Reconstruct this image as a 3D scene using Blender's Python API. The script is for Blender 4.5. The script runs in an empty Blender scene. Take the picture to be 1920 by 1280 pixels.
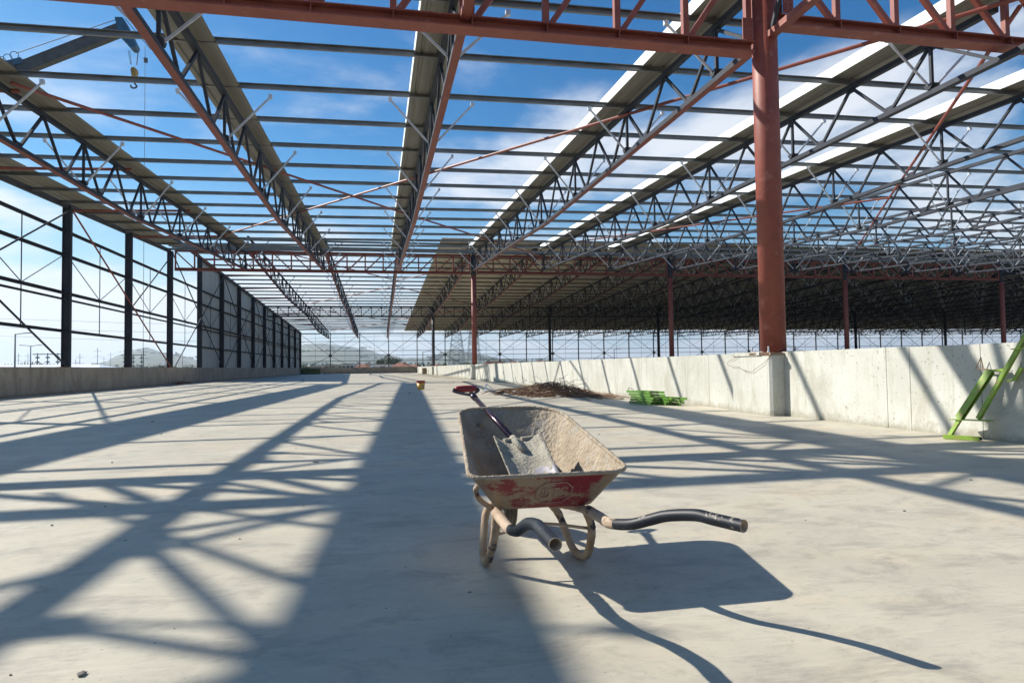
import bpy, bmesh, math, random
from mathutils import Vector, Matrix
R = math.radians
random.seed(7)
sc = bpy.context.scene
col = sc.collection

# ------------------------------------------------------------------ camera
cam_d = bpy.data.cameras.new('camera'); cam = bpy.data.objects.new('camera', cam_d); col.objects.link(cam)
sc.camera = cam
YAW, PIT, ROLL, FPX = 0.19735, 0.03741, -0.01419, 1245.5
cam_d.sensor_width = 36.0; cam_d.lens = 36.0 * FPX / 1920.0
cam_d.clip_start = 0.05; cam_d.clip_end = 20000
cam.location = (0, 0, 1.0)
fw = Vector((math.sin(YAW) * math.cos(PIT), math.cos(YAW) * math.cos(PIT), math.sin(PIT)))
rt = Vector((math.cos(YAW), -math.sin(YAW), 0))
up = rt.cross(fw)
c_, s_ = math.cos(ROLL), math.sin(ROLL)
rt2 = rt * c_ + up * s_
up2 = up * c_ - rt * s_
cam.matrix_world = Matrix(((rt2.x, up2.x, -fw.x, 0), (rt2.y, up2.y, -fw.y, 0), (rt2.z, up2.z, -fw.z, 1.0), (0, 0, 0, 1)))

# ------------------------------------------------------------------ light
SUN = Vector((1.16, -0.69, -1.0)).normalized()          # direction the light travels
elev = math.asin(-SUN.z); az = math.atan2(-SUN.x, -SUN.y)   # azimuth from +Y towards +X
sd = bpy.data.lights.new('sun', 'SUN'); sd.energy = 5.0; sd.angle = R(0.53); sd.color = (1.0, 0.945, 0.85)
so = bpy.data.objects.new('sun', sd); col.objects.link(so); so.location = (-40, 30, 40)
so.rotation_euler = SUN.to_track_quat('-Z', 'Y').to_euler()

w = bpy.data.worlds.new('World'); sc.world = w; w.use_nodes = True
nt = w.node_tree; N = nt.nodes; L = nt.links; N.clear()
def nd(t, **k):
    n = N.new(t)
    for a, b in k.items():
        if a.startswith('i_'): n.inputs[a[2:]].default_value = b
        else: setattr(n, a, b)
    return n
out = nd('ShaderNodeOutputWorld'); bg = nd('ShaderNodeBackground'); bg.inputs['Strength'].default_value = 0.076
sky = nd('ShaderNodeTexSky', sky_type='NISHITA', sun_disc=False, sun_elevation=elev, sun_rotation=az, altitude=50, air_density=1.0, dust_density=0.6, ozone_density=2.2)
tc = nd('ShaderNodeTexCoord'); sep = nd('ShaderNodeSeparateXYZ'); L.new(tc.outputs['Generated'], sep.inputs[0])
def mth(op, a, b=None, clamp=False):
    m = nd('ShaderNodeMath', operation=op, use_clamp=clamp)
    for i, v in enumerate((a, b)):
        if v is None: continue
        if isinstance(v, (int, float)): m.inputs[i].default_value = v
        else: L.new(v, m.inputs[i])
    return m.outputs[0]
zc = mth('MAXIMUM', mth('ADD', sep.outputs[2], 0.16), 0.05)
cx = mth('DIVIDE', sep.outputs[0], zc); cy = mth('DIVIDE', sep.outputs[1], zc)
cmb = nd('ShaderNodeCombineXYZ'); L.new(cx, cmb.inputs[0]); L.new(cy, cmb.inputs[1]); cmb.inputs[2].default_value = 8.9
n1 = nd('ShaderNodeTexNoise'); n1.inputs['Scale'].default_value = 0.9; n1.inputs['Detail'].default_value = 9; n1.inputs['Roughness'].default_value = 0.56; n1.inputs['Distortion'].default_value = 0.25
L.new(cmb.outputs[0], n1.inputs['Vector'])
# more cloud low down, hardly any overhead
lowf = mth('MULTIPLY', mth('SUBTRACT', 0.62, sep.outputs[2]), 0.30)
cl = mth('ADD', n1.outputs['Fac'], lowf)
rmp = nd('ShaderNodeMapRange'); rmp.interpolation_type = 'SMOOTHSTEP'
rmp.inputs['From Min'].default_value = 0.55; rmp.inputs['From Max'].default_value = 0.735; rmp.inputs['To Max'].default_value = 0.85
L.new(cl, rmp.inputs['Value'])
mx = nd('ShaderNodeMix', data_type='RGBA'); L.new(rmp.outputs[0], mx.inputs['Factor'])
hs = nd('ShaderNodeHueSaturation'); hs.inputs['Saturation'].default_value = 1.5; L.new(sky.outputs[0], hs.inputs['Color'])
tn = nd('ShaderNodeMix', data_type='RGBA', blend_type='MULTIPLY'); tn.inputs['Factor'].default_value = 1; L.new(hs.outputs[0], tn.inputs['A']); tn.inputs['B'].default_value = (0.56, 1.02, 1.06, 1)
# pale blue air low over the horizon, brighter towards the sun
sh_ = Vector((-SUN.x, -SUN.y, 0)).normalized()
dt = mth('ADD', mth('MULTIPLY', sep.outputs[0], sh_.x), mth('MULTIPLY', sep.outputs[1], sh_.y))
r2 = nd('ShaderNodeMapRange'); r2.interpolation_type = 'SMOOTHSTEP'; r2.inputs['From Min'].default_value = -0.3; r2.inputs['From Max'].default_value = 0.95; L.new(dt, r2.inputs['Value'])
hm = nd('ShaderNodeMix', data_type='RGBA'); L.new(r2.outputs[0], hm.inputs['Factor']); hm.inputs['A'].default_value = (2.4, 3.9, 5.6, 1); hm.inputs['B'].default_value = (6.2, 7.5, 8.4, 1)
r3 = nd('ShaderNodeMapRange'); r3.interpolation_type = 'SMOOTHSTEP'; r3.inputs['From Min'].default_value = -0.02; r3.inputs['From Max'].default_value = 0.30; r3.inputs['To Min'].default_value = 0.92; r3.inputs['To Max'].default_value = 0.0; L.new(sep.outputs[2], r3.inputs['Value'])
hx_ = nd('ShaderNodeMix', data_type='RGBA'); L.new(r3.outputs[0], hx_.inputs['Factor']); L.new(tn.outputs['Result'], hx_.inputs['A']); L.new(hm.outputs['Result'], hx_.inputs['B'])
L.new(hx_.outputs['Result'], mx.inputs['A']); mx.inputs['B'].default_value = (8.2, 8.5, 8.9, 1)
L.new(mx.outputs['Result'], bg.inputs['Color']); L.new(bg.outputs[0], out.inputs[0])

sc.view_settings.view_transform = 'Standard'; sc.view_settings.look = 'None'
sc.view_settings.exposure = 0.66; sc.view_settings.gamma = 1.0; sc.view_settings.use_curve_mapping = False
sc.cycles.max_bounces = 8; sc.cycles.transparent_max_bounces = 8

# ------------------------------------------------------------------ materials
def mat(name, c1, c2=None, rough=0.6, metal=0.0, scale=3.0, bump=0.0, bscale=40.0, detail=6, stops=(0.35, 0.65), spec=0.5, c3=None, s3=12.0, t3=(0.6, 0.68), stretch=(1, 1, 1), bdist=0.01):
    m = bpy.data.materials.new(name); m.use_nodes = True
    t = m.node_tree; n = t.nodes; l = t.links; p = n['Principled BSDF']
    p.inputs['Roughness'].default_value = rough; p.inputs['Metallic'].default_value = metal
    p.inputs['Specular IOR Level'].default_value = spec
    if c2 is None and c3 is None and not bump:
        p.inputs['Base Color'].default_value = (*c1, 1); return m
    co = n.new('ShaderNodeTexCoord'); mp = n.new('ShaderNodeMapping'); l.new(co.outputs['Object'], mp.inputs[0]); mp.inputs['Scale'].default_value = stretch
    cur = None
    if c2 is not None:
        a = n.new('ShaderNodeTexNoise'); a.inputs['Scale'].default_value = scale; a.inputs['Detail'].default_value = detail; a.inputs['Roughness'].default_value = 0.62
        l.new(mp.outputs[0], a.inputs['Vector'])
        r = n.new('ShaderNodeValToRGB'); r.color_ramp.elements[0].position = stops[0]; r.color_ramp.elements[1].position = stops[1]
        r.color_ramp.elements[0].color = (*c1, 1); r.color_ramp.elements[1].color = (*c2, 1)
        l.new(a.outputs['Fac'], r.inputs[0]); cur = r.outputs[0]
    if c3 is not None:
        a = n.new('ShaderNodeTexNoise'); a.inputs['Scale'].default_value = s3; a.inputs['Detail'].default_value = 8; a.inputs['Roughness'].default_value = 0.7
        l.new(mp.outputs[0], a.inputs['Vector'])
        r = n.new('ShaderNodeMapRange'); r.inputs['From Min'].default_value = t3[0]; r.inputs['From Max'].default_value = t3[1]
        l.new(a.outputs['Fac'], r.inputs['Value'])
        x = n.new('ShaderNodeMix'); x.data_type = 'RGBA'; l.new(r.outputs[0], x.inputs['Factor'])
        if cur: l.new(cur, x.inputs['A'])
        else: x.inputs['A'].default_value = (*c1, 1)
        x.inputs['B'].default_value = (*c3, 1); cur = x.outputs['Result']
    if cur: l.new(cur, p.inputs['Base Color'])
    else: p.inputs['Base Color'].default_value = (*c1, 1)
    if bump:
        a = n.new('ShaderNodeTexNoise'); a.inputs['Scale'].default_value = bscale; a.inputs['Detail'].default_value = 6
        l.new(mp.outputs[0], a.inputs['Vector'])
        b = n.new('ShaderNodeBump'); b.inputs['Strength'].default_value = bump; b.inputs['Distance'].default_value = bdist
        l.new(a.outputs['Fac'], b.inputs['Height']); l.new(b.outputs[0], p.inputs['Normal'])
    return m

M = {}
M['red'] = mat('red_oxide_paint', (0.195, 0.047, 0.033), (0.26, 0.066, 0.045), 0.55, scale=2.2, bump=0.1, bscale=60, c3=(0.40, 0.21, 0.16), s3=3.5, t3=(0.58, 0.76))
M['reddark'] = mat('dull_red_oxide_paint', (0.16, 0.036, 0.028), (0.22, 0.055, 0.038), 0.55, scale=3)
M['steel'] = mat('dark_blue_grey_paint', (0.018, 0.022, 0.033), (0.032, 0.038, 0.053), 0.62, spec=0.3, scale=1.6, c3=(0.14, 0.055, 0.035), s3=3.0, t3=(0.68, 0.72))
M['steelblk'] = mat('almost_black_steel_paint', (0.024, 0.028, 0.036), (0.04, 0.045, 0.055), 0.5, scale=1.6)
M['galv'] = mat('galvanised_steel', (0.14, 0.145, 0.14), (0.24, 0.245, 0.24), 0.42, 0.5, scale=5, stretch=(0.3, 1, 1))
M['galvb'] = mat('bright_galvanised_rod', (0.50, 0.52, 0.55), (0.66, 0.68, 0.70), 0.4, 0.35, scale=6)
M['sheet'] = mat('cream_coated_sheet', (0.155, 0.15, 0.12), (0.215, 0.205, 0.17), 0.5, scale=0.8, stretch=(6, 0.4, 1))
M['white'] = mat('white_coated_flashing', (0.78, 0.80, 0.80), (0.84, 0.86, 0.86), 0.42, scale=2)
M['rsheet'] = mat('roof_sheet_paint', (0.34, 0.30, 0.225), (0.43, 0.385, 0.30), 0.55, scale=0.5, stretch=(4, 0.3, 1), c3=(0.33, 0.16, 0.10), s3=0.8, t3=(0.70, 0.76))
M['clad'] = mat('wall_sheet_paint', (0.36, 0.39, 0.38), (0.46, 0.49, 0.47), 0.5, scale=0.9, stretch=(1, 3, 0.3))
M['green'] = mat('lime_green_paint', (0.17, 0.30, 0.03), (0.25, 0.38, 0.05), 0.45, scale=6, c3=(0.30, 0.20, 0.08), s3=20, t3=(0.54, 0.60))
M['greend'] = mat('mid_green_paint', (0.065, 0.17, 0.018), (0.11, 0.24, 0.03), 0.45, scale=8, c3=(0.07, 0.05, 0.03), s3=14, t3=(0.62, 0.66))
M['rust'] = mat('rusty_iron', (0.075, 0.035, 0.02), (0.21, 0.11, 0.06), 0.85, scale=9)
M['rust2'] = mat('pale_rusty_iron', (0.18, 0.11, 0.07), (0.32, 0.23, 0.16), 0.85, scale=9)
M['hollow_shade'] = mat('painted_inner_shade', (0.02, 0.02, 0.02), rough=0.8)
M['cranedark'] = mat('crane_boom_paint', (0.025, 0.028, 0.035), (0.06, 0.065, 0.07), 0.4, scale=1.5)
M['craneblue'] = mat('crane_blue_paint', (0.006, 0.07, 0.15), (0.012, 0.10, 0.20), 0.4, scale=1.5)
M['yellow'] = mat('hook_yellow_paint', (0.45, 0.27, 0.03), (0.20, 0.12, 0.03), 0.5, scale=3)
M['cable'] = mat('steel_cable', (0.09, 0.10, 0.12), rough=0.5, metal=0.5)
M['galvpole'] = mat('weathered_pole', (0.16, 0.18, 0.20), rough=0.6)

# floor: pale power-floated concrete
def floor_mat():
    m = bpy.data.materials.new('power_floated_concrete'); m.use_nodes = True
    t = m.node_tree; n = t.nodes; l = t.links; p = n['Principled BSDF']
    co = n.new('ShaderNodeTexCoord')
    def noise(s, d=6, r=0.6, st=(1, 1, 1), dist=0.0, rot=0):
        mp = n.new('ShaderNodeMapping'); mp.inputs['Scale'].default_value = st; mp.inputs['Rotation'].default_value = (0, 0, rot)
        l.new(co.outputs['Object'], mp.inputs[0])
        a = n.new('ShaderNodeTexNoise'); a.inputs['Scale'].default_value = s; a.inputs['Detail'].default_value = d; a.inputs['Roughness'].default_value = r; a.inputs['Distortion'].default_value = dist
        l.new(mp.outputs[0], a.inputs['Vector']); return a.outputs['Fac']
    def mr(v, a, b, c=0.0, d=1.0):
        x = n.new('ShaderNodeMapRange'); l.new(v, x.inputs['Value'])
        for k, q in zip(('From Min', 'From Max', 'To Min', 'To Max'), (a, b, c, d)): x.inputs[k].default_value = q
        return x.outputs[0]
    def mix(f, a, b):
        x = n.new('ShaderNodeMix'); x.data_type = 'RGBA'
        l.new(f, x.inputs['Factor'])
        for k, q in (('A', a), ('B', b)):
            if isinstance(q, tuple): x.inputs[k].default_value = (*q, 1)
            else: l.new(q, x.inputs[k])
        return x.outputs['Result']
    c = mix(mr(noise(0.22, 5), 0.35, 0.65), (0.455, 0.420, 0.330), (0.555, 0.515, 0.415))
    c = mix(mr(noise(1.5, 8, 0.65, dist=0.6), 0.42, 0.62, 0, 0.5), c, (0.41, 0.375, 0.30))
    c = mix(mr(noise(0.9, 6, 0.6, (1, 1.5, 1), .4, 0.5), 0.50, 0.66, 0, 0.5), c, (0.59, 0.48, 0.335))      # warm trowel blush
    c = mix(mr(noise(2.2, 11, 0.78, (1, 1.6, 1), .5, -0.3), 0.49, 0.63, 0, 0.6), c, (0.27, 0.245, 0.205))      # burnished smears
    c = mix(mr(noise(8.0, 10, 0.8, (1, 2.4, 1), .8, 0.9), 0.53, 0.65, 0, 0.45), c, (0.28, 0.27, 0.24))
    c = mix(mr(noise(2.3, 3, 0.5, (1.2, 30, 1), 1.0, 1.1), 0.62, 0.65, 0, 0.22), c, (0.66, 0.60, 0.50))     # pale scratches
    c = mix(mr(noise(34, 3, 0.6), 0.69, 0.71, 0, 0.6), c, (0.16, 0.15, 0.13))                        # specks of grit
    l.new(c, p.inputs['Base Color'])
    l.new(mr(noise(1.1, 7, 0.7), 0.3, 0.7, 0.42, 0.68), p.inputs['Roughness']); p.inputs['Specular IOR Level'].default_value = 0.4
    b = n.new('ShaderNodeBump'); b.inputs['Strength'].default_value = 0.22; b.inputs['Distance'].default_value = 0.006
    l.new(noise(22, 9, 0.75, (1, 1.6, 1), 0.6), b.inputs['Height']); l.new(b.outputs[0], p.inputs['Normal'])
    return m
M['floor'] = floor_mat()

def wall_mat(name, a, b, dirt, moss):
    m = bpy.data.materials.new(name); m.use_nodes = True
    t = m.node_tree; n = t.nodes; l = t.links; p = n['Principled BSDF']; p.inputs['Roughness'].default_value = 0.8
    co = n.new('ShaderNodeTexCoord')
    def noise(s, d=6, r=0.6, st=(1, 1, 1), dist=0.0):
        mp = n.new('ShaderNodeMapping'); mp.inputs['Scale'].default_value = st
        l.new(co.outputs['Object'], mp.inputs[0])
        q = n.new('ShaderNodeTexNoise'); q.inputs['Scale'].default_value = s; q.inputs['Detail'].default_value = d; q.inputs['Roughness'].default_value = r; q.inputs['Distortion'].default_value = dist
        l.new(mp.outputs[0], q.inputs['Vector']); return q.outputs['Fac']
    def mr(v, a_, b_, c=0.0, d=1.0):
        x = n.new('ShaderNodeMapRange'); l.new(v, x.inputs['Value'])
        for k, q in zip(('From Min', 'From Max', 'To Min', 'To Max'), (a_, b_, c, d)): x.inputs[k].default_value = q
        return x.outputs[0]
    def mix(f, A, B):
        x = n.new('ShaderNodeMix'); x.data_type = 'RGBA'; l.new(f, x.inputs['Factor'])
        for k, q in (('A', A), ('B', B)):
            if isinstance(q, tuple): x.inputs[k].default_value = (*q, 1)
            else: l.new(q, x.inputs[k])
        return x.outputs['Result']
    c = mix(mr(noise(0.7, 6, 0.6), 0.35, 0.65), a, b)
    c = mix(mr(noise(1.6, 8, 0.7, (1, 1.0, 0.35), 0.8), 0.48, 0.64, 0, 0.8), c, dirt)
    c = mix(mr(noise(6.5, 8, 0.8, (1, 1, 1.6), 0.5), 0.60, 0.66, 0, 0.8), c, moss)
    c = mix(mr(noise(3.0, 8, 0.75, (1, 3.0, 0.25), 0.3), 0.54, 0.66, 0, 0.6), c, dirt)
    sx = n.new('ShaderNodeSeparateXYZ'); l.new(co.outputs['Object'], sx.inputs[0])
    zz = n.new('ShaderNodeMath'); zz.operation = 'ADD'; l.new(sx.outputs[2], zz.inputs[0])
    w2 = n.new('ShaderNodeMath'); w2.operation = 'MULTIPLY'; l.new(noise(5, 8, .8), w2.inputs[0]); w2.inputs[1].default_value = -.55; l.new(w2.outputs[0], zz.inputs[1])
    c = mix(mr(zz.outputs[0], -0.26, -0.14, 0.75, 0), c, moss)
    c = mix(mr(noise(24, 3, 0.6), 0.655, 0.68, 0, 0.85), c, (0.13, 0.12, 0.10))
    l.new(c, p.inputs['Base Color'])
    bb = n.new('ShaderNodeBump'); bb.inputs['Strength'].default_value = 0.3; bb.inputs['Distance'].default_value = 0.01
    l.new(noise(18, 8, 0.7), bb.inputs['Height']); l.new(bb.outputs[0], p.inputs['Normal'])
    return m
M['wall'] = wall_mat('pale_cast_concrete', (0.40, 0.40, 0.36), (0.50, 0.50, 0.455), (0.34, 0.33, 0.27), (0.24, 0.225, 0.17))
M['lwall'] = wall_mat('brown_grey_cast_concrete', (0.31, 0.275, 0.23), (0.41, 0.365, 0.30), (0.24, 0.20, 0.155), (0.15, 0.12, 0.09))

# ------------------------------------------------------------------ mesh helpers
class MB:
    def __init__(s): s.v = []; s.f = []; s.mi = []
    def add(s, vs, fs, mi=0):
        b = len(s.v); s.v += [tuple(v) for v in vs]
        for f in fs: s.f.append(tuple(b + i for i in f)); s.mi.append(mi)
    def box(s, x0, y0, z0, x1, y1, z1, mi=0):
        s.add([(x0, y0, z0), (x1, y0, z0), (x1, y1, z0), (x0, y1, z0), (x0, y0, z1), (x1, y0, z1), (x1, y1, z1), (x0, y1, z1)],
              [(3, 2, 1, 0), (4, 5, 6, 7), (0, 1, 5, 4), (1, 2, 6, 5), (2, 3, 7, 6), (3, 0, 4, 7)], mi)
    def frame(s, p, q, upv=(0, 0, 1)):
        p = Vector(p); q = Vector(q); d = (q - p).normalized(); u = Vector(upv)
        if abs(d.dot(u)) > 0.985: u = Vector((0, 1, 0)) if abs(d.y) < 0.9 else Vector((1, 0, 0))
        a = d.cross(u).normalized(); b = a.cross(d).normalized(); return p, q, a, b
    def beam(s, p, q, wd, h, upv=(0, 0, 1), mi=0, mbot=None):
        p, q, a, b = s.frame(p, q, upv); w2 = wd / 2; h2 = h / 2
        vs = [c + a * i * w2 + b * j * h2 for c in (p, q) for i, j in ((-1, -1), (1, -1), (1, 1), (-1, 1))]
        s.add(vs, [(0, 1, 2, 3), (7, 6, 5, 4), (1, 5, 6, 2), (2, 6, 7, 3), (3, 7, 4, 0)], mi)
        s.add(vs, [(0, 4, 5, 1)], mi if mbot is None else mbot)
    def prof(s, p, q, pts, upv=(0, 0, 1), mi=0, closed=True, caps=True):
        p, q, a, b = s.frame(p, q, upv); n = len(pts)
        vs = [c + a * x + b * y for c in (p, q) for x, y in pts]
        fs = [(i, (i + 1) % n, n + (i + 1) % n, n + i) for i in range(n if closed else n - 1)]
        if caps and closed: fs += [tuple(range(n - 1, -1, -1)), tuple(range(n, 2 * n))]
        s.add(vs, fs, mi)
    def tube(s, pts, r, n=8, mi=0, cap=True):
        pts = [Vector(p) for p in pts]; k = len(pts)
        if not hasattr(r, '__len__'): r = [r] * k
        prev = None; vs = []
        for i, p in enumerate(pts):
            d = (pts[min(i + 1, k - 1)] - pts[max(i - 1, 0)])
            d = d.normalized() if d.length > 1e-9 else Vector((0, 0, 1))
            if prev is None:
                u = Vector((0, 0, 1)) if abs(d.z) < 0.9 else Vector((1, 0, 0)); a = d.cross(u).normalized()
            else: a = (prev - d * prev.dot(d)); a = a.normalized() if a.length > 1e-6 else d.orthogonal().normalized()
            prev = a; b = d.cross(a)
            vs += [p + (a * math.cos(2 * math.pi * j / n) + b * math.sin(2 * math.pi * j / n)) * r[i] for j in range(n)]
        fs = [(i * n + j, i * n + (j + 1) % n, (i + 1) * n + (j + 1) % n, (i + 1) * n + j) for i in range(k - 1) for j in range(n)]
        if cap: fs += [tuple(range(n - 1, -1, -1)), tuple((k - 1) * n + j for j in range(n))]
        s.add(vs, fs, mi)
    def isec(s, p, q, wd, h, t=0.02, upv=(0, 0, 1), mi=0):
        w2 = wd / 2; h2 = h / 2; t2 = t / 2
        s.prof(p, q, [(-w2, -h2), (w2, -h2), (w2, -h2 + t), (t2, -h2 + t), (t2, h2 - t), (w2, h2 - t), (w2, h2), (-w2, h2), (-w2, h2 - t), (-t2, h2 - t), (-t2, -h2 + t), (-w2, -h2 + t)], upv, mi)
    def mesh(s, name, mats, smooth=False):
        me = bpy.data.meshes.new(name); me.from_pydata(s.v, [], s.f)
        for m in (mats if isinstance(mats, (list, tuple)) else [mats]): me.materials.append(m)
        for p, i in zip(me.polygons, s.mi): p.material_index = i; p.use_smooth = smooth
        me.update()
        bm = bmesh.new(); bm.from_mesh(me); bmesh.ops.recalc_face_normals(bm, faces=bm.faces); bm.to_mesh(me); bm.free()
        return me
    def build(s, name, mats, parent=None, smooth=False):
        return link(name, s.mesh(name, mats, smooth), parent)
def link(name, me, parent=None, loc=None):
    o = bpy.data.objects.new(name, me); col.objects.link(o)
    if parent: o.parent = parent
    if loc: o.location = loc
    return o
def tag(o, label=None, cat=None, group=None, kind=None):
    if label: o['label'] = label
    if cat: o['category'] = cat; o['kind'] = 'thing'
    if group: o['group'] = group
    if kind: o['kind'] = kind
    return o
def thing(name, label, cat, loc=(0, 0, 0), group=None, rz=0):
    o = bpy.data.objects.new(name, None); col.objects.link(o); o.location = loc; o.rotation_euler.z = rz; o.empty_display_size = 0.2
    return tag(o, label, cat, group)
def smooth_path(pts, k=6, ns=6):
    P = [Vector(p) for p in pts]; P = [P[0] * 2 - P[1]] + P + [P[-1] * 2 - P[-2]]; o = []
    for i in range(1, len(P) - 2):
        for j in range(ns):
            t = j / ns; a, b, c, d = P[i - 1:i + 3]
            o.append(0.5 * ((2 * b) + (c - a) * t + (2 * a - 5 * b + 4 * c - d) * t * t + (3 * b - a - 3 * c + d) * t ** 3))
    o.append(P[-2]); return o
ONES = 'first second third fourth fifth sixth seventh eighth ninth tenth eleventh twelfth thirteenth fourteenth fifteenth sixteenth seventeenth eighteenth nineteenth'.split()
TENS = ['', '', 'twent', 'thirt', 'fort', 'fift']
def nth(i):
    if i <= 19: return ONES[i - 1]
    return TENS[i // 10] + 'ieth' if i % 10 == 0 else TENS[i // 10] + 'y-' + ONES[i % 10 - 1]

# ------------------------------------------------------------------ layout numbers
S, LL, XL, Y1 = 8.223, 5.6377, 15.084, 36.27
XR = 4 * LL - XL; P17 = 3 * LL
YA, YB, YC, YE = 11.6, 52.72, 93.83, 134.95
LH, RH = 1.27, 1.20
def roof(y): return 8.45 + .037 * (y - 11.6) if y < YB else 11.15 - .0345 * (y - YB)     # the far roof starts a step higher
def tx(n): return -XL + n * LL
def xfall(x): return .012 * (max(-16, min(30, x)) + 1)      # the near roof rises slightly to the right
TO = {0: 1.15, 2: -.27, 3: -.30}
def ttx(n): return tx(n) + TO.get(n, 0)
TZ = {1: -.15, 2: -.17, 3: -.03, 4: .08}
HAZE = 1.6e-4

# ------------------------------------------------------------------ ground, floor, hills
m = MB(); m.box(-15.6, -30, -0.6, 165, 136.0, 0.0); tag(m.build('floor', M['floor']), kind='structure')

hor_pts = [(-900, 2), (-300, 4), (60, 3), (140, 3), (190, 15), (235, 30), (265, 37), (285, 37), (310, 30), (345, 24), (370, 18), (430, 14), (500, 22), (545, 35), (575, 43), (600, 46), (640, 40), (680, 34), (720, 25), (760, 19), (790, 18), (815, 22), (840, 31), (855, 33), (880, 29), (910, 21), (940, 15), (1000, 12), (1100, 9), (1300, 6), (1700, 6), (2600, 10)]
def hill_px(az_):
    x = 960 + FPX * math.tan(max(-1.2, min(1.2, az_ - YAW)))
    x = max(-899, min(2599, x))
    for (a, b), (c, d) in zip(hor_pts, hor_pts[1:]):
        if a <= x <= c:
            t = (x - a) / (c - a); t = t * t * (3 - 2 * t); return b + (d - b) * t
    return 4
GZ = -5.0
m = MB(); na, nr = 260, 46
rads = [250 + (9000 - 250) * (i / (nr - 1)) ** 1.7 for i in range(nr)]
def hgt(a, r):
    q = (r - 1100) / 3400.0
    if q <= 0: return GZ + 0.05
    q = min(q, 1); e = q * q * (3 - 2 * q)
    h = hill_px(a) / FPX * 4500 * e
    h *= 1 + 0.05 * math.sin(a * 61 + r * 0.004) + 0.03 * math.sin(a * 143 - r * 0.009)
    return GZ + 0.05 + h + (2 * math.sin(a * 90) * math.sin(r * 0.006) if q > .1 else 0)
for i in range(na + 1):
    a = -1.15 + 2.6 * i / na
    for r in rads: m.v.append((r * math.sin(a), r * math.cos(a), hgt(a, r)))
for i in range(na):
    for j in range(nr - 1): m.f.append((i * nr + j, i * nr + j + 1, (i + 1) * nr + j + 1, (i + 1) * nr + j)); m.mi.append(0)
M['hill'] = mat('wooded_hillside', (0.035, 0.055, 0.035), (0.09, 0.11, 0.065), 0.9, scale=0.004, c3=(0.23, 0.21, 0.14), s3=0.008, t3=(0.58, 0.66), stretch=(1, 0.6, 1))
tag(m.build('hills', M['hill'], smooth=True), kind='structure')
m = MB(); m.box(-9000, -9000, GZ - 3, 9000, 9000, GZ)
M['grd'] = mat('dry_ground', (0.16, 0.14, 0.09), (0.25, 0.21, 0.14), 0.95, scale=0.02, c3=(0.08, 0.10, 0.04), s3=0.05, t3=(0.5, 0.6))
tag(m.build('ground', M['grd']), kind='structure')

# ------------------------------------------------------------------ concrete walls
def seg_wall(name, label, axis, c0, c1, h, t0, t1, seg, material):
    m = MB(); t = t0; rnd = random.Random(len(label))
    while t < t1 - 0.01:
        e = min(t + seg * rnd.choice((1, 1, 1, .25)), t1); hh = h + rnd.uniform(-.006, .006)
        if axis == 'y': m.box(c0, t, 0, c1, e - 0.012, hh)
        else: m.box(t, c0, 0, e - 0.012, c1, hh)
        t = e
    if axis == 'y': m.box(c0 + .03, t0 + .03, 0.02, c1 - .03, t1 - .03, h - .05)
    else: m.box(t0 + .03, c0 + .03, 0.02, t1 - .03, c1 - .03, h - .05)
    o = m.build(name, material); tag(o, label, 'wall'); return o
seg_wall('low_wall', 'low brown-grey concrete wall under the dark columns on the left', 'y', -XL - .28, -XL + .0, LH, 0, 135.3, 4.1, M['lwall'])
seg_wall('low_wall', 'low shaded concrete wall across the far end of the hall', 'x', 134.8, 135.1, 1.25, -XL + .01, XR - .01, 5.64, M['lwall'])
rw = thing('retaining_wall', 'pale cream concrete wall with shadows along the right side', 'wall')
m = MB(); t = 0.5; rnd = random.Random(3); segs = [3.4, 3.2, 1.15, .45, 3.05]
while t < 134.6:
    e = min(t + (segs.pop(0) if segs else rnd.choice((2.44, 2.44, 4.88, 1.2))), 134.79)
    m.box(XR, t, 0, XR + .3, e - .01, RH + rnd.uniform(-.008, .008)); t = e
m.box(XR + .03, .53, .02, XR + .27, 134.7, RH - .05)
m.build('wall_panel', M['wall'], rw)
for yp in (YA, YB, YC):
    m = MB(); x0 = XR - .30; ya = yp - .35; yb = yp + 1.0 if yp == YA else yp + .45
    c = .045
    pts = [(x0 + c, ya), (XR - .004, ya), (XR - .004, yb), (x0, yb), (x0, ya + c)]
    m.add([(x, y, z) for z in (0, 1.14) for x, y in pts], [(4, 3, 2, 1, 0), (5, 6, 7, 8, 9)] + [(i, (i + 1) % 5, 5 + (i + 1) % 5, 5 + i) for i in range(5)])
    m.build('pedestal', M['wall'], rw)
m = MB(); m.box(XR + .32, 134.8, 0, 160, 135.1, 1.1); tag(m.build('low_wall', M['lwall']), 'low concrete wall under the far end frame on the right', 'wall')

# ------------------------------------------------------------------ round columns
def round_column(x, y, top, r, label, mt, z0, dark_from=None, plate=True, group=None):
    t = thing('round_column', label, 'column', (x, y, 0), group)
    m = MB(); n = 40
    zs = [z0, z0 + .02, dark_from if dark_from else top * .6, top]
    m.tube([(0, 0, z) for z in (z0, dark_from or top)], r, n); m.build('shaft', mt, t, True)
    if dark_from:
        m = MB(); m.tube([(0, 0, dark_from), (0, 0, top)], r, n); m.build('column_head', M['steel'], t, True)
    if plate:
        m = MB(); m.box(-r * 1.35, -r * 1.35, z0 - .035, r * 1.35, r * 1.35, z0); m.build('base_plate', M['rust'], t)
        for a, b in ((-1, -1), (1, -1), (1, 1), (-1, 1)):
            m = MB(); m.tube([(a * r * 1.18, b * r * 1.18, z0), (a * r * 1.18, b * r * 1.18, z0 + .12)], .014, 8)
            m.tube([(a * r * 1.18, b * r * 1.18, z0 + .001), (a * r * 1.18, b * r * 1.18, z0 + .03)], .026, 6); m.build('anchor_bolt', M['galvb'], t)
    return t
grp = 'round columns under the roof'
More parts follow.
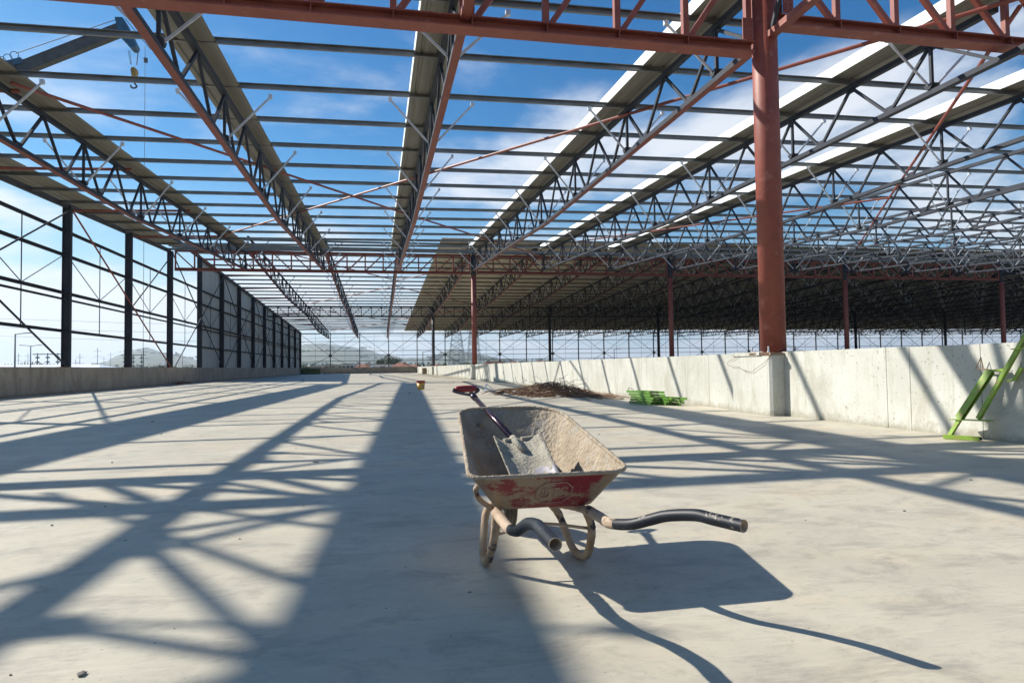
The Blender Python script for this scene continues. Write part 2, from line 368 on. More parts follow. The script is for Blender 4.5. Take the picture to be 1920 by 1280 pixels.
bigc = round_column(XR, YA, 10.2, .240, 'large red round steel column in the foreground standing on the pale wall', M['red'], 1.19, group=grp)
# grout packing and loose tie wires at the foot of the big column
from mathutils import noise as nzz
def rough_block(x0, y0, z0, x1, y1, z1, n=9, amp=.02):
    bm = bmesh.new(); bmesh.ops.create_cube(bm, size=1); bmesh.ops.subdivide_edges(bm, edges=bm.edges, cuts=n, use_grid_fill=True)
    for v in bm.verts:
        p = Vector((x0 + (v.co.x + .5) * (x1 - x0), y0 + (v.co.y + .5) * (y1 - y0), z0 + (v.co.z + .5) * (z1 - z0)))
        if v.co.z > -.4: p += Vector((nzz.noise(p * 9), nzz.noise(p * 9 + Vector((5, 0, 0))), nzz.noise(p * 11 + Vector((0, 7, 0))) * .8)) * amp * 1.6
        v.co = p
    me = bpy.data.meshes.new('packing'); bm.to_mesh(me); bm.free(); me.materials.append(M['wall']); return me
o = link('packing', rough_block(XR - .325, YA - .05, 1.139, XR - .02, YA + .95, 1.205), bigc); o.location = (-XR, -YA, 0)
M['bplate'] = M['rust2']
o = link('packing', rough_block(XR - .31, YA - .37, 1.139, XR + .02, YA - .06, 1.19, amp=.012), bigc); o.location = (-XR, -YA, 0); o.data.materials[0] = M['rust2']
def wire(pts, nm, label, mt=None, r=.0035, ns=5):
    m = MB(); m.tube(smooth_path(pts, ns=ns), r, 5); return tag(m.build(nm, mt or M['rust'], smooth=True), label, 'wire')
wire([(XR - .30, YA + .5, 1.17), (XR - .33, YA + .8, 1.12), (XR - .335, YA + 1.15, 1.0), (XR - .34, YA + .95, .93), (XR - .33, YA + .75, .93), (XR - .335, YA + .55, .87), (XR - .335, YA + .25, .83), (XR - .335, YA + .0, .92), (XR - .33, YA - .2, 1.0), (XR - .28, YA - .36, 1.13)], 'tie_wire', 'thin bent tie wire hanging down the pedestal of the red column', ns=3)
wire([(XR - .2, YA - .3, 1.17), (XR - .1, YA - .42, 1.26), (XR + .05, YA - .45, 1.32), (XR + .2, YA - .42, 1.25), (XR + .3, YA - .5, 1.22)], 'tie_wire', 'thin tie wire looping up beside the foot of the red column')
nm = ['nearest of the smaller red round columns, standing on the pale wall', 'red round column beyond the pale wall, second of the red row', 'red round column right of the foreground column, third of the red row', 'red round column at the right edge, last of the red row']
for k in range(4): round_column(XR + k * P17, YB, 9.9, .205, nm[k], M['red'], RH if k == 0 else .0, 8.35, k == 0, grp)
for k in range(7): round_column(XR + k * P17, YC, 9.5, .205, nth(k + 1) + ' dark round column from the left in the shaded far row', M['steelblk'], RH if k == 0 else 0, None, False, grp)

# ------------------------------------------------------------------ girders across the hall
def girder(name_lbl, y, xa, xb, zb, zt, mt, group='girders across the hall', npan=None, heavy=1.0, far=False, mirror=True):
    t = thing('roof_girder', name_lbl, 'girder', ((xa + xb) / 2, y, 0), group); cxm = (xa + xb) / 2
    if npan is None: npan = round((xb - xa) / 1.41)
    w0 = .28 * heavy; a, b = xa - cxm, xb - cxm
    m = MB(); m.isec((a, 0, zt - .08), (b, 0, zt - .08), w0, .16, .02); m.build('top_chord', mt, t)
    m = MB(); m.isec((a, 0, zb + .1), (b, 0, zb + .1), w0, .20, .022)
    dx = (b - a) / npan
    for i in range(1, npan): m.box(a + i * dx - .008, -w0 / 2 + .01, zb + .024, a + i * dx + .008, w0 / 2 - .01, zb + .176)
    # solid soffit plate
    m.box(a, -w0 / 2 - .004, zb - .014, b, w0 / 2 + .004, zb - .001)
    m.build('bottom_chord', mt, t)
    wv = .10 * heavy
    for i in range(0, npan + 1):
        x = a + i * dx + (.06 if i == 0 else -.06 if i == npan else 0)
        q = MB(); q.beam((x, 0, zb + .2), (x, 0, zt - .16), wv, wv, (0, 1, 0)); q.build('upright', mt, t)
    for i in range(npan):
        x0, x1 = a + i * dx + .06, a + (i + 1) * dx - .06
        q = MB()
        if (i < npan / 2) == mirror: q.beam((x0, 0, zt - .15), (x1, 0, zb + .19), wv * .9, wv * .9, (0, 1, 0)); gx = x1
        else: q.beam((x1, 0, zt - .15), (x0, 0, zb + .19), wv * .9, wv * .9, (0, 1, 0)); gx = x0
        q.build('diagonal', mt, t)
    return t
girder('heavy red girder across the top of the view, left of the foreground column', YA, -XL + .2, XR - .30, 7.02, 9.2, M['red'], heavy=1.15)
girder('heavy red girder at the top right, right of the foreground column', YA, XR + .26, XR + P17 - .3, 7.62, 9.4, M['red'], heavy=1.1)
girder('red girder from the left wall to the smaller red column', YB, -XL + .3, XR - .25, 8.42, 9.98, M['red'])
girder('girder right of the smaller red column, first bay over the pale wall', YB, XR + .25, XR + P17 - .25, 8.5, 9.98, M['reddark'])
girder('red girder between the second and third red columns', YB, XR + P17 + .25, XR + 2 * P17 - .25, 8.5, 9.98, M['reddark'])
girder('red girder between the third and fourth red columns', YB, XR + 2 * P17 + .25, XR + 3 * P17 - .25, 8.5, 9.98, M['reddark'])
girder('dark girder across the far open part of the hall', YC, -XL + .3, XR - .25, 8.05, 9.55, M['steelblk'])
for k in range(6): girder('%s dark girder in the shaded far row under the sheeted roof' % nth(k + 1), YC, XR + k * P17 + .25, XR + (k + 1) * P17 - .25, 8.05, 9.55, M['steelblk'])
# bolted plates on the face of the two near girders
for lbl, cxg, zb, xs in (('red bolted splice plate on the near girder', 0, 7.02, [ttx(2), ttx(3), XR - .46]), ('red bolted splice plate on the right girder', 0, 7.62, [XR + .42])):
    gobj = [o for o in col.objects if o.name.startswith('roof_girder') and abs(o.location.y - YA) < .1 and (o.location.x < XR) == (zb < 7.1)][0]
    for x in xs:
        m = MB(); m.box(-.11, -.187, zb + .20, .11, -.165, zb + .62)
        for dx in (-.06, .06):
            for dz_ in (.27, .37, .47, .55): m.tube([(dx, -.203, zb + dz_), (dx, -.18, zb + dz_)], .016, 6)
        p = m.build('bolted_plate', M['red'], gobj); p.location = (x - gobj.location.x, 0, 0)

# ------------------------------------------------------------------ roof trusses running down the hall
BAYS = {0: (-3.0, YA, [(-3.0, 7.2), (YA + .26, 7.25)]), 1: (YA, YB, [(YA, 7.25), (29, 7.38), (37, 7.85), (YB, 8.65)]), 2: (YB, YC, [(YB, 10.02), (75, 8.68), (YC, 8.35)]), 3: (YC, YE, [(YC, 8.4), (111, 7.1), (YE, 6.95)])}
PUR = [13.47 + 2.741 * j for j in range(-5, 45)]
def zbot(b, y):
    p = BAYS[b][2]
    for (a, c), (d, e) in zip(p, p[1:]):
        if a <= y <= d: return c + (e - c) * (y - a) / (d - a)
    return p[-1][1] if y > p[-1][0] else p[0][1]
TM = {}
def truss_meshes(b):
    ya, yb, pl = BAYS[b]; g = .13
    d = {'web': [], 'brace': []}
    m = MB(); cuts = [ya + g, yb - g]
    for p, q in zip(cuts, cuts[1:]): m.beam((0, p, roof(p) - .065), (0, q, roof(q) - .065), .14, .13)
    d['top'] = m.mesh('top_chord', M['steel'])
    m = MB(); pp = [(y, z) for y, z in pl]; pp[0] = (pp[0][0] + g, pp[0][1]); pp[-1] = (pp[-1][0] - g, pp[-1][1])
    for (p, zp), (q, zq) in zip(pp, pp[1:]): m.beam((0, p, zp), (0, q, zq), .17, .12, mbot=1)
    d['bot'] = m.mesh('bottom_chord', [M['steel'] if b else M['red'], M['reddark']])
    if b == 1: m.beam((0, ya - .9, 7.25), (0, ya + g, 7.25), .168, .118)
    d['bot2'] = m.mesh('bottom_chord', [M['steel'], M['steel']])
    allw = MB()
    ns = [y for y in PUR if ya + .3 < y < yb - .3]
    if b == 0: ns = [y for y in ns if y > 2]
    for i, y in enumerate(ns):
        zt = roof(y) - .14
        mem = []
        if i + 1 < len(ns):
            ym = (y + ns[i + 1]) / 2; zm = zbot(b, ym) + .06
            mem.append(((0, y + .06, zt), (0, ym - .07, zm), .070)); mem.append(((0, ns[i + 1] - .06, roof(ns[i + 1]) - .14), (0, ym + .07, zm), .070))
        if i == 0 and b == 2: mem.append(((0, ya + .16, roof(ya + .2) - .14), (0, ya + .16, 9.99), .10))
        if i % 2 == 0: mem.append(((0, y, zt), (0, y, zbot(b, y) + .06), .070))
        if i == 0: mem.append(((0, y - .06, zt), (0, ya + .2, zbot(b, ya + .2) + .06), .070))
        if i == len(ns) - 1: mem.append(((0, y + .06, zt), (0, yb - .25, zbot(b, yb - .25) + .06), .070))
        for p, q, wd in mem:
            k = MB(); k.beam(p, q, wd, wd, (1, 0, 0)); d['web'].append(k.mesh('web_member', M['steel'])); allw.beam(p, q, wd, wd, (1, 0, 0))
        # gussets
        if i + 1 < len(ns):
            k = MB(); k.box(-.012, ym - .17, zm - .02, .012, ym + .17, zm + .13); d['web'].append(k.mesh('gusset', M['steel'])); allw.add(k.v, k.f)
        k = MB(); k.box(-.012, y - .16, zt - .10, .012, y + .16, zt + .03); d['web'].append(k.mesh('gusset', M['steel'])); allw.add(k.v, k.f)
        if i % 2 == 0:
            zb_ = zbot(b, y) + .07
            k = MB()
            k.add([(x, y + dy, zb_ + dz) for x in (-.11, .11) for dy, dz in ((-.14, .13), (.14, .13), (.05, 0), (-.05, 0))], [(0, 1, 2, 3), (7, 6, 5, 4), (0, 4, 5, 1), (1, 5, 6, 2), (2, 6, 7, 3), (3, 7, 4, 0)])
            d['web'].append(k.mesh('gusset', M['steel']))
            allw.add([v for v in k.v], [f for f in k.f])
            for s in (-1, 1):
                k = MB(); p = (s * .10, y, zb_ + .10); q = (s * 1.18, y + .03, roof(y) - .05)
                k.beam(p, q, .055, .03, (0, 1, 0)); k.box(s * 1.18 - .05, y - .02, roof(y) - .10, s * 1.18 + .05, y + .07, roof(y) + .02)
                d['brace'].append(k.mesh('fly_brace', M['galvb']))
    d['webbing'] = allw.mesh('webbing', M['steel'])
    k = MB()
    for me in d['brace']:
        k.add([v.co for v in me.vertices], [tuple(p.vertices) for p in me.polygons])
    d['braces'] = k.mesh('fly_braces', M['galvb'])
    # strip of sheet laid along the truss on top of the purlins, with an upstand on its left edge
    return d
BN = {0: 'bay behind the near girder', 1: 'near open roof bay', 2: 'middle roof bay', 3: 'farthest roof bay'}
def truss(b, n):
    if b not in TM: TM[b] = truss_meshes(b)
    d = TM[b]
    t = thing('roof_truss', '%s lengthwise roof truss from the left wall in the %s' % (nth(n), BN[b]), 'truss', (ttx(n) - (.25 if n == 1 else 0), 0, TZ.get(n, xfall(tx(n))) if b < 2 else 0), 'roof trusses in the ' + BN[b])
    link('top_chord', d['top'], t); link('bottom_chord', d['bot' if n <= 4 or b > 1 else 'bot2'], t)
    if (b == 1 and n <= 9) or (b == 2 and n <= 3):
        for me in d['web']: link('gusset' if me.name.startswith('gusset') else 'web_member', me, t)
        for me in d['brace']: link('fly_brace', me, t)
    else:
        link('webbing', d['webbing'], t)
        for me in d['brace']: link('fly_brace', me, t)
for n in range(1, 5): truss(0, n)
for n in range(1, 16): truss(1, n)
for n in range(1, 23): truss(2, n)
for n in range(1, 31): truss(3, n)

# sheet strips
def strip_mesh(ya, yb):
    m = MB(); wl, wr = -.62, .40
    prof = [(wl, .0), (wl + .12, 0), (wl + .14, .03), (wl + .20, .03), (wl + .22, 0), (wl + .52, 0), (wl + .54, .03), (wl + .60, .03), (wl + .62, 0), (wr - .05, 0), (wr - .03, .03), (wr, .03)]
    def sweep(pr, mi):
        full = pr + [(x, z + .004) for x, z in reversed(pr)]
        n = len(full)
        for y0, y1 in ((ya, yb),):
            vs = [(x, y, roof(y) + .155 + z) for y in (y0, y1) for x, z in full]
            m.add(vs, [(i, (i + 1) % n, n + (i + 1) % n, n + i) for i in range(n)] + [tuple(range(n)), tuple(range(n, 2 * n))], mi)
    sweep(prof, 0)
    for y0, y1 in ((ya, yb),):
        vs = [(x, y, roof(y) + z) for y in (y0, y1) for x, z in ((wl - .006, .15), (wl - .002, .15), (wl - .002, .45), (wl - .006, .45))]
        m.add(vs, [(0, 1, 5, 4), (1, 2, 6, 5), (2, 3, 7, 6), (3, 0, 4, 7), (3, 2, 1, 0), (4, 5, 6, 7)], 1)
    return m.mesh('sheet_strip', [M['sheet'], M['white']])
SM = strip_mesh(-3, 50.6)
for n in range(0, 7):
    lb = 'narrow roof sheet strip just inside the top of the left wall' if n == 0 else 'narrow cream roof sheet strip above the %s near truss from the left wall' % nth(n)
    tag(link('sheet_strip', SM, None, (ttx(n), 0, TZ.get(n, xfall(tx(n))))), lb, 'roof sheet', 'narrow sheet strips over the near trusses')

m = MB(); m.prof((-15.02, -3, roof(-3) + .16), (-15.02, 50.6, roof(50.6) + .16), [(-.34, .0), (.28, .0), (.28, .14), (.272, .14), (.272, .006), (-.332, .006), (-.332, .16), (-.34, .16)])  # gutter shape added to widen the eaves shadow band on the floor
tag(m.build('eaves_shadow_strip', M['sheet']), 'shallow gutter strip added along the open left wall top to widen its floor shadow', 'gutter')
# ------------------------------------------------------------------ purlins
xe_of = lambda y: min(163.0, 1.15 * y + 14) if y < 60 else 163.0
i = 0
for y in PUR:
    if y < 13 or y > 134: continue
    i += 1
    z = roof(y); m = MB()
    nearp = y < 52
    for pa, pb in (((-XL - .2, y, z + (xfall(-XL) if nearp else 0)), (30, y, z + (xfall(30) if nearp else 0))), ((30, y, z + (xfall(30) if nearp else 0)), (xe_of(y), y, z + (xfall(30) if nearp else 0)))):
      if pb[0] > pa[0]: m.prof(pa, (pb[0], pb[1], pb[2]), [(-.035, 0), (.035, 0), (.035, .02), (.031, .02), (.031, .004), (-.031, .004), (-.031, .146), (.031, .146), (.031, .13), (.035, .13), (.035, .15), (-.035, .15)])
    tag(m.build('purlin', M['galv']), '%s galvanised purlin across the roof counted from the near red girder' % nth(i), 'purlin', 'purlins across the roof')
# doubled purlins close together around the girder line and ridge
for q, (yy, zz, lb) in enumerate(((YB - .35, 10.0, 'short heavy strut on top of the near edge of the red girder line'), (YB + .35, 10.02, 'short heavy strut on top of the far edge of the red girder line'))):
    m = MB(); m.prof((-XL, yy, zz + .14), (xe_of(yy), yy, zz + .14), [(-.04, 0), (.04, 0), (.04, .05), (-.03, .05), (-.03, .15), (.04, .15), (.04, .2), (-.04, .2)])
    tag(m.build('purlin', M['galv']), lb, 'purlin')

# ------------------------------------------------------------------ red diagonal bracing in the roof plane
def rod(p, q, name, label, cat, mt, r=.045, group=None, n=8):
    m = MB(); m.tube([p, q], r, n); return tag(m.build(name, mt), label, cat, group)
def zr(y): return roof(y) - .12
cells = []
lat = [(1, 3), (3, 5), (5, 7), (7, 9), (9, 11)]
ybr = [10.3, 19.3, 27.2, 36.2, 44.3, 52.3]
seq = [(-3 + 0, 0)]
bi = 0
def brace(xa, ya, xb, yb, lb):
    rod((xa, ya, zr(ya)), (xb, yb, zr(yb)), 'roof_brace', lb, 'brace', M['red'], .05, 'red diagonal braces in the roof')
brace(tx(1), 19.4, tx(3), 36.2, 'long red brace from the upper left truss down to the centre truss')
brace(tx(1), 44.2, tx(3), 27.2, 'red brace crossing the long left brace towards the centre truss')
brace(tx(3), 27.2, tx(5), 10.4, 'red brace rising from the centre truss to the foreground column')
brace(tx(3), 36.2, tx(5), 52.0, 'red brace running away from the centre truss to the right')
brace(tx(5), 11.2, tx(7), 27.8, 'steep red brace at the upper right beyond the foreground column')
brace(tx(5), 44.2, tx(7), 27.8, 'red brace right of the foreground column low in the roof')
brace(tx(7), 27.8, tx(9), 44.2, 'red brace far to the right among the dark trusses')
brace(tx(1), 11.3, -14.2, 6.1, 'brace overhead left, casting the longer crossing shadow on the floor')
brace(-12.4, 12.0, tx(1) + .3, 8.0, 'brace overhead left, casting the lower crossing shadow on the floor')
brace(-11.6, 11.5, tx(1), 9.7, 'short brace overhead left, casting the upper crossing shadow on the floor')
for k, (n, y0, y1) in enumerate(((1, 56, 72), (3, 72, 56), (1, 92, 76), (3, 76, 92), (1, 97, 113), (3, 113, 97), (1, 132, 116), (3, 116, 132))):
    brace(tx(n), y0, tx(n + 2) if n == 1 else tx(5), y1, 'thin red brace number %s beyond the red girder, over the far open bays' % ('one two three four five six seven eight'.split()[k]))
# struts from each wall column to the first truss
for k in range(-2, 12):
    y = Y1 + k * S
    if abs(y - YB) < 1 or abs(y - YC) < 1: continue
    rod((-XL + .25, y, roof(y) - .35), (tx(1), y, roof(y) - .18), 'wall_strut', '%s red strut from a left wall column to the first truss' % nth(k + 3), 'strut', M['red'], .06, 'red struts off the left wall')

# ------------------------------------------------------------------ sheeted roof on the right
m = MB(); X0, X1 = 4.95, 160.0; pitch = .25; nx = int((X1 - X0) / pitch)
prof = []
for i in range(nx):
    x = X0 + i * pitch
    prof += [(x, 0), (x + .13, 0), (x + .155, .034), (x + .225, .034)]
ys = [52.75, 63.0, 80, 98, 116, 135.6]
for _z in (0.0,):
    npf = len(prof)
    for y in ys: m.v += [(x, y, roof(y) + .16 + z ) for x, z in prof]
    for j in range(len(ys) - 1):
        for i in range(npf - 1): m.f.append((j * npf + i, j * npf + i + 1, (j + 1) * npf + i + 1, (j + 1) * npf + i)); m.mi.append(0)
sr = m.build('sheeted_roof', M['rsheet']); tag(sr, 'broad corrugated sheet roof covering the right and far part of the hall', 'roof')
sm = sr.modifiers.new('t', 'SOLIDIFY'); sm.thickness = .003

# ------------------------------------------------------------------ left wall frame
def wall_column(i):
    y = Y1 + i * S; t = thing('wall_column', '%s dark steel column from the camera along the left wall' % nth(i + 2) if i >= -1 else 'dark steel column of the left wall beside the camera', 'column', (-XL, y, LH), 'dark columns of the left wall')
    h = roof(y) - LH - .12
    m = MB(); m.prof((0, 0, .02), (0, 0, h), [(-.11, -.19), (.11, -.19), (.11, -.172), (.008, -.172), (.008, .172), (.11, .172), (.11, .19), (-.11, .19), (-.11, .172), (-.008, .172), (-.008, -.172), (-.11, -.172)], (1, 0, 0))
    m.build('shaft', M['steel'], t)
    m = MB(); m.box(-.27, -.30, 0, .12, .30, .02); m.build('base_plate', M['rust'], t)
    m = MB()
    for z in (3.05, 4.62, 4.93, 6.8, 8.0): m.box(-.18, -.30, z - LH - .03, .02, .30, z - LH - .012)
    m.build('girt_cleat', M['steelblk'], t)
for i in range(-3, 13): wall_column(i)
# sharper look: the columns' broad face is towards the hall
for k in range(-3, 12):
    ya, yb = Y1 + k * S + .14, Y1 + (k + 1) * S - .14
    t = thing('wall_railing_bay', 'rails, hangers and rods of the %s left wall bay from the camera' % nth(k + 4), 'wall frame', (-XL - .12, 0, 0), 'left wall frame bays')
    for z, hh in ((3.05, .14), (4.62, .09), (4.93, .15), (6.8, .15), (8.0, .15)):
        m = MB(); m.prof((0, ya, z), (0, yb, z), [(-.07, -hh / 2), (.03, -hh / 2), (.03, -hh / 2 + .012), (-.058, -hh / 2 + .012), (-.058, hh / 2 - .012), (.03, hh / 2 - .012), (.03, hh / 2), (-.07, hh / 2)])
        m.build('rail', M['steel'], t)
    ym = (ya + yb) / 2
    m = MB(); m.beam((0.05, ym, 3.05), (0.05, ym, 8.0), .035, .035); m.build('hanger', M['steel'], t)
    for yy in (ya, yb):
        m = MB(); m.beam((0.06, ym, 4.95), (0.06, yy, 6.8), .03, .03, (1, 0, 0)); m.build('tie_rod', M['steel'], t)
    m = MB(); m.beam((0.10, ya - .14, roof(ya) - .12), (0.10, yb + .14, roof(yb) - .12), .18, .24); m.build('eaves_beam', M['steel'], t)
for j, k in enumerate(range(-2, 12, 2)):
    ya, yb = Y1 + k * S, Y1 + (k + 2) * S
    t = thing('wall_brace', '%s pair of crossing wall braces down the left wall' % nth(j + 1), 'brace', (-XL + .16, 0, 0), 'crossing braces of the left wall')
    m = MB(); m.tube([(0, ya + .1, roof(ya) - .3), (0, yb - .3, 1.3)], .045, 8); m.build('brace_rod', M['red'] if k >= 0 and k < 2 else M['steel'], t)
    m = MB(); m.tube([(.09, ya + .3, 1.3) if k > 0 else (.09, (ya + yb) / 2 + .1, 5.1), (.09, yb - .1, roof(yb - .2) - .3)], .04, 8); m.build('brace_rod', M['steel'], t)
# cladding outside the far part of the left wall
m = MB(); ya, yb = Y1 + 3 * S + .2, 135.2; pit = .22; pr = []; y = ya
while y < yb: pr += [(0, y), (0, y + .13), (-.03, y + .15), (-.03, y + .20)]; y += pit
n = len(pr)
for zf in (0, 1): m.v += [(-XL - .22 + x, yy, LH - .05 if zf == 0 else roof(yy) + .2) for x, yy in pr]
for i in range(n - 1): m.f.append((i, i + 1, n + i + 1, n + i)); m.mi.append(0)
cw = m.build('wall_cladding', M['clad']); tag(cw, 'pale grey profiled sheeting on the far part of the left wall', 'cladding')
sm = cw.modifiers.new('t', 'SOLIDIFY'); sm.thickness = .003

# ------------------------------------------------------------------ far end wall frame
for n in range(0, 31):
    x = tx(n); t = thing('end_column', '%s slim dark column from the left in the far end frame' % nth(n + 1), 'column', (x, YE, 0), 'slim columns of the far end frame')
    m = MB(); m.isec((0, 0, 1.1), (0, 0, roof(YE) - .2), .16, .26, .02, (0, 1, 0)); m.build('shaft', M['steelblk'], t)
    if n % 2 == 1:
        m = MB(); c8 = [(.34 * math.cos(a * math.pi / 4 + .39), .34 * math.sin(a * math.pi / 4 + .39)) for a in range(8)]
        m.add([(x_, yy, 3.56 + z_) for yy in (-.17, -.14) for x_, z_ in c8], [tuple(range(8)), tuple(range(15, 7, -1))] + [(i, (i + 1) % 8, 8 + (i + 1) % 8, 8 + i) for i in range(8)]); m.build('gusset', M['steelblk'], t)
for n in range(0, 30):
    xa, xb = tx(n) + .08, tx(n + 1) - .08; xm = (xa + xb) / 2
    t = thing('end_wall_bay', 'rails and rods of the %s far end bay from the left' % nth(n + 1), 'wall frame', (xm, YE, 0), 'far end frame bays')
    a, b = xa - xm, xb - xm
    for z, hh in ((2.5, .10), (3.56, .09), (4.5, .10), (6.38, .10), (7.92, .2)):
        m = MB(); m.beam((a, 0, z), (b, 0, z), .10, hh); m.build('rail', M['steelblk'], t)
    m = MB(); m.beam((0, -.07, 1.2), (0, -.07, 7.8), .035, .035); m.build('hanger', M['steelblk'], t)
    for e in (a, b):
        m = MB(); m.beam((0, -.10, 4.75), (e, -.10, 6.36), .035, .035, (0, 1, 0)); m.build('tie_rod', M['steelblk'], t)
    s = 1 if n % 2 == 0 else -1
    m = MB(); m.beam((-s * LL / 2, -.2, 7.8), (s * LL / 2, -.2, 3.56), .07, .07, (0, 1, 0)); m.build('diagonal', M['steelblk'], t)
    m = MB(); m.beam((-s * LL / 2, -.2, -.4 + .9), (s * LL / 2, -.2, 3.56), .07, .07, (0, 1, 0)); m.build('diagonal', M['steelblk'], t)

# ------------------------------------------------------------------ wheelbarrow
def rounded_loop(cor, rad, narc=9, nside=10):
    # cor: four plan corners in order, rad: corner radii; returns a closed list of (x, y)
    n = len(cor); P = [Vector(c) for c in cor]; arcs = []
    for i in range(n):
        a, b, c = P[i - 1], P[i], P[(i + 1) % n]
        u = (a - b).normalized(); v = (c - b).normalized(); r = rad[i]
        ang = math.acos(max(-1, min(1, u.dot(v)))); d = r / math.tan(ang / 2)
        s = b + u * d; e = b + v * d; cen = b + (u + v).normalized() * (r / math.sin(ang / 2))
        a0 = math.atan2(s.y - cen.y, s.x - cen.x); a1 = math.atan2(e.y - cen.y, e.x - cen.x)
        while a1 - a0 > math.pi: a1 -= 2 * math.pi
        while a1 - a0 < -math.pi: a1 += 2 * math.pi
        arcs.append([cen + Vector((math.cos(a0 + (a1 - a0) * k / narc), math.sin(a0 + (a1 - a0) * k / narc))) * r for k in range(narc + 1)])
    o = []
    for i in range(n):
        o += arcs[i]; s = arcs[i][-1]; e = arcs[(i + 1) % n][0]
        o += [s + (e - s) * k / nside for k in range(1, nside)]
    return o
def rimz(y): return .508 + (y - 2.93) * .215
RC = [(.385, 2.93), (1.14, 2.93), (1.075, 4.03), (.468, 4.03)]
BC = [(.535, 3.105), (1.035, 3.095), (.93, 3.72), (.60, 3.72)]
def tray_surf(off, zoff, dep, K=10, noise=0.0, seed=0):
    rim = rounded_loop(RC, (.06, .085, .20, .13)); bot = rounded_loop(BC, (.07, .08, .13, .10)); n = len(rim)
    cr = Vector((.765, 3.45)); cb = Vector((.775, 3.4)); m = MB(); rnd = random.Random(seed)
    from mathutils import noise as nz
    rows = []
    for k in range(K + 1):
        s = k / K; row = []
        for i in range(n):
            a = rim[i] + (cr - rim[i]).normalized() * off; b = bot[i] + (cb - bot[i]).normalized() * off
            p = a + (b - a) * s; z0 = rimz(rim[i].y) - dep; z1 = .328 - (b.y - 3.1) * .045 + zoff
            z = z0 + (z1 - z0) * s
            row.append(Vector((p.x, p.y, z)))
        rows.append(row)
    last = rows[-1]; cen = sum(last, Vector()) / n
    for k in (1, 2, 3, 4, 5): rows.append([p + (cen - p) * (k / 6.0) for p in last])
    for ri, row in enumerate(rows):
        for p in row:
            q = p.copy()
            if noise and ri > 0:
                dn = nz.noise(p * 9) * .9 + nz.noise(p * 27) * .55 + nz.noise(p * 70) * .25
                dirv = Vector((cen.x - p.x, cen.y - p.y, .25)).normalized(); q += dirv * (dn * noise + noise * .6)
            m.v.append(tuple(q))
    for k in range(len(rows) - 1):
        for i in range(n): m.f.append((k * n + i, k * n + (i + 1) % n, (k + 1) * n + (i + 1) % n, (k + 1) * n + i)); m.mi.append(0)
    m.v.append(tuple(cen)); c = len(m.v) - 1; b = (len(rows) - 1) * n
    for i in range(n): m.f.append((b + i, b + (i + 1) % n, c)); m.mi.append(0)
    return m, rim
M['barrow'] = mat('worn_red_paint_with_cement', (0.16, 0.008, 0.018), (0.22, 0.022, 0.03), 0.5, scale=6, c3=(0.27, 0.20, 0.13), s3=5.5, t3=(0.465, 0.53), bump=.5, bscale=30, stretch=(1, 1, 1.3), bdist=.004)
M['cement'] = mat('dried_cement', (0.27, 0.215, 0.155), (0.40, 0.33, 0.245), 0.95, scale=7, bump=1.0, bscale=42, c3=(0.33, 0.30, 0.26), s3=9, t3=(0.55, 0.62), bdist=.022)
M['cementg'] = mat('grey_cement_crust', (0.25, 0.23, 0.185), (0.37, 0.345, 0.28), 0.95, scale=14, bump=1.0, bscale=75, bdist=.014)
M['tubedirt'] = mat('tube_caked_with_cement', (0.33, 0.24, 0.165), (0.44, 0.34, 0.25), 0.85, scale=9, bump=.7, bscale=50, c3=(0.03, 0.032, 0.04), s3=11, t3=(0.58, 0.64), bdist=.004)
M['leg'] = mat('leg_caked_with_cement', (0.28, 0.17, 0.09), (0.38, 0.29, 0.20), 0.85, scale=9, bump=.7, bscale=40, c3=(0.035, 0.037, 0.045), s3=7, t3=(0.56, 0.62), bdist=.004)
M['grip'] = mat('black_worn_tube', (0.006, 0.008, 0.013), (0.014, 0.018, 0.026), 0.5, scale=10, c3=(0.34, 0.30, 0.26), s3=17, t3=(0.60, 0.66), spec=.35)
M['rubber'] = mat('dusty_rubber', (0.09, 0.08, 0.065), (0.18, 0.16, 0.13), 0.9, scale=9)
def bias(m, cx, k):
    t = m.node_tree; n = t.nodes; l = t.links
    mr_ = [q for q in n if q.type == 'MAP_RANGE'][0]; src = mr_.inputs['Value'].links[0].from_socket
    co = [q for q in n if q.type == 'TEX_COORD'][0]; sx = n.new('ShaderNodeSeparateXYZ'); l.new(co.outputs['Object'], sx.inputs[0])
    prev = sx.outputs[0]
    for op, v in (('SUBTRACT', cx), ('ABSOLUTE', None), ('MULTIPLY', k), ('ADD', -k * .17)):
        q = n.new('ShaderNodeMath'); q.operation = op; l.new(prev, q.inputs[0]); prev = q.outputs[0]
        if v is not None: q.inputs[1].default_value = v
    q = n.new('ShaderNodeMath'); q.operation = 'ADD'; l.new(prev, q.inputs[0]); l.new(src, q.inputs[1]); l.new(q.outputs[0], mr_.inputs['Value'])
bias(M['barrow'], .86, .55)
wb = thing('wheelbarrow', 'cement-caked red wheelbarrow standing on the floor in the foreground', 'wheelbarrow', (.77, 3.4, 0))
def lump(pts, r, amp=.13, ns=9):
    sp = smooth_path(pts, ns=ns); return sp, [r * (1 + amp * (nz0.noise(p * 42) + .6 * nz0.noise(p * 110))) for p in sp]
from mathutils import noise as nz0
def runs(pts, e=.22):
    P = [Vector(p) for p in pts]; o = [P[0]]
    for a, b in zip(P, P[1:]): o += [a.lerp(b, e), a.lerp(b, .5), a.lerp(b, 1 - e)]
    return o + [P[-1]]
def wpart(mb, name, mt, smooth=True, parent=wb):
    o = mb.build(name, mt, parent, smooth)
    if parent == wb: o.location = (-.77, -3.4, 0)
    return o
m, rim = tray_surf(0, 0, 0); tray = wpart(m, 'tray', M['barrow'])
tray_o = tray
m, _ = tray_surf(.006, .012, .006, K=34, noise=.0065); lin = m.build('mortar_lining', M['cement'], tray, True)
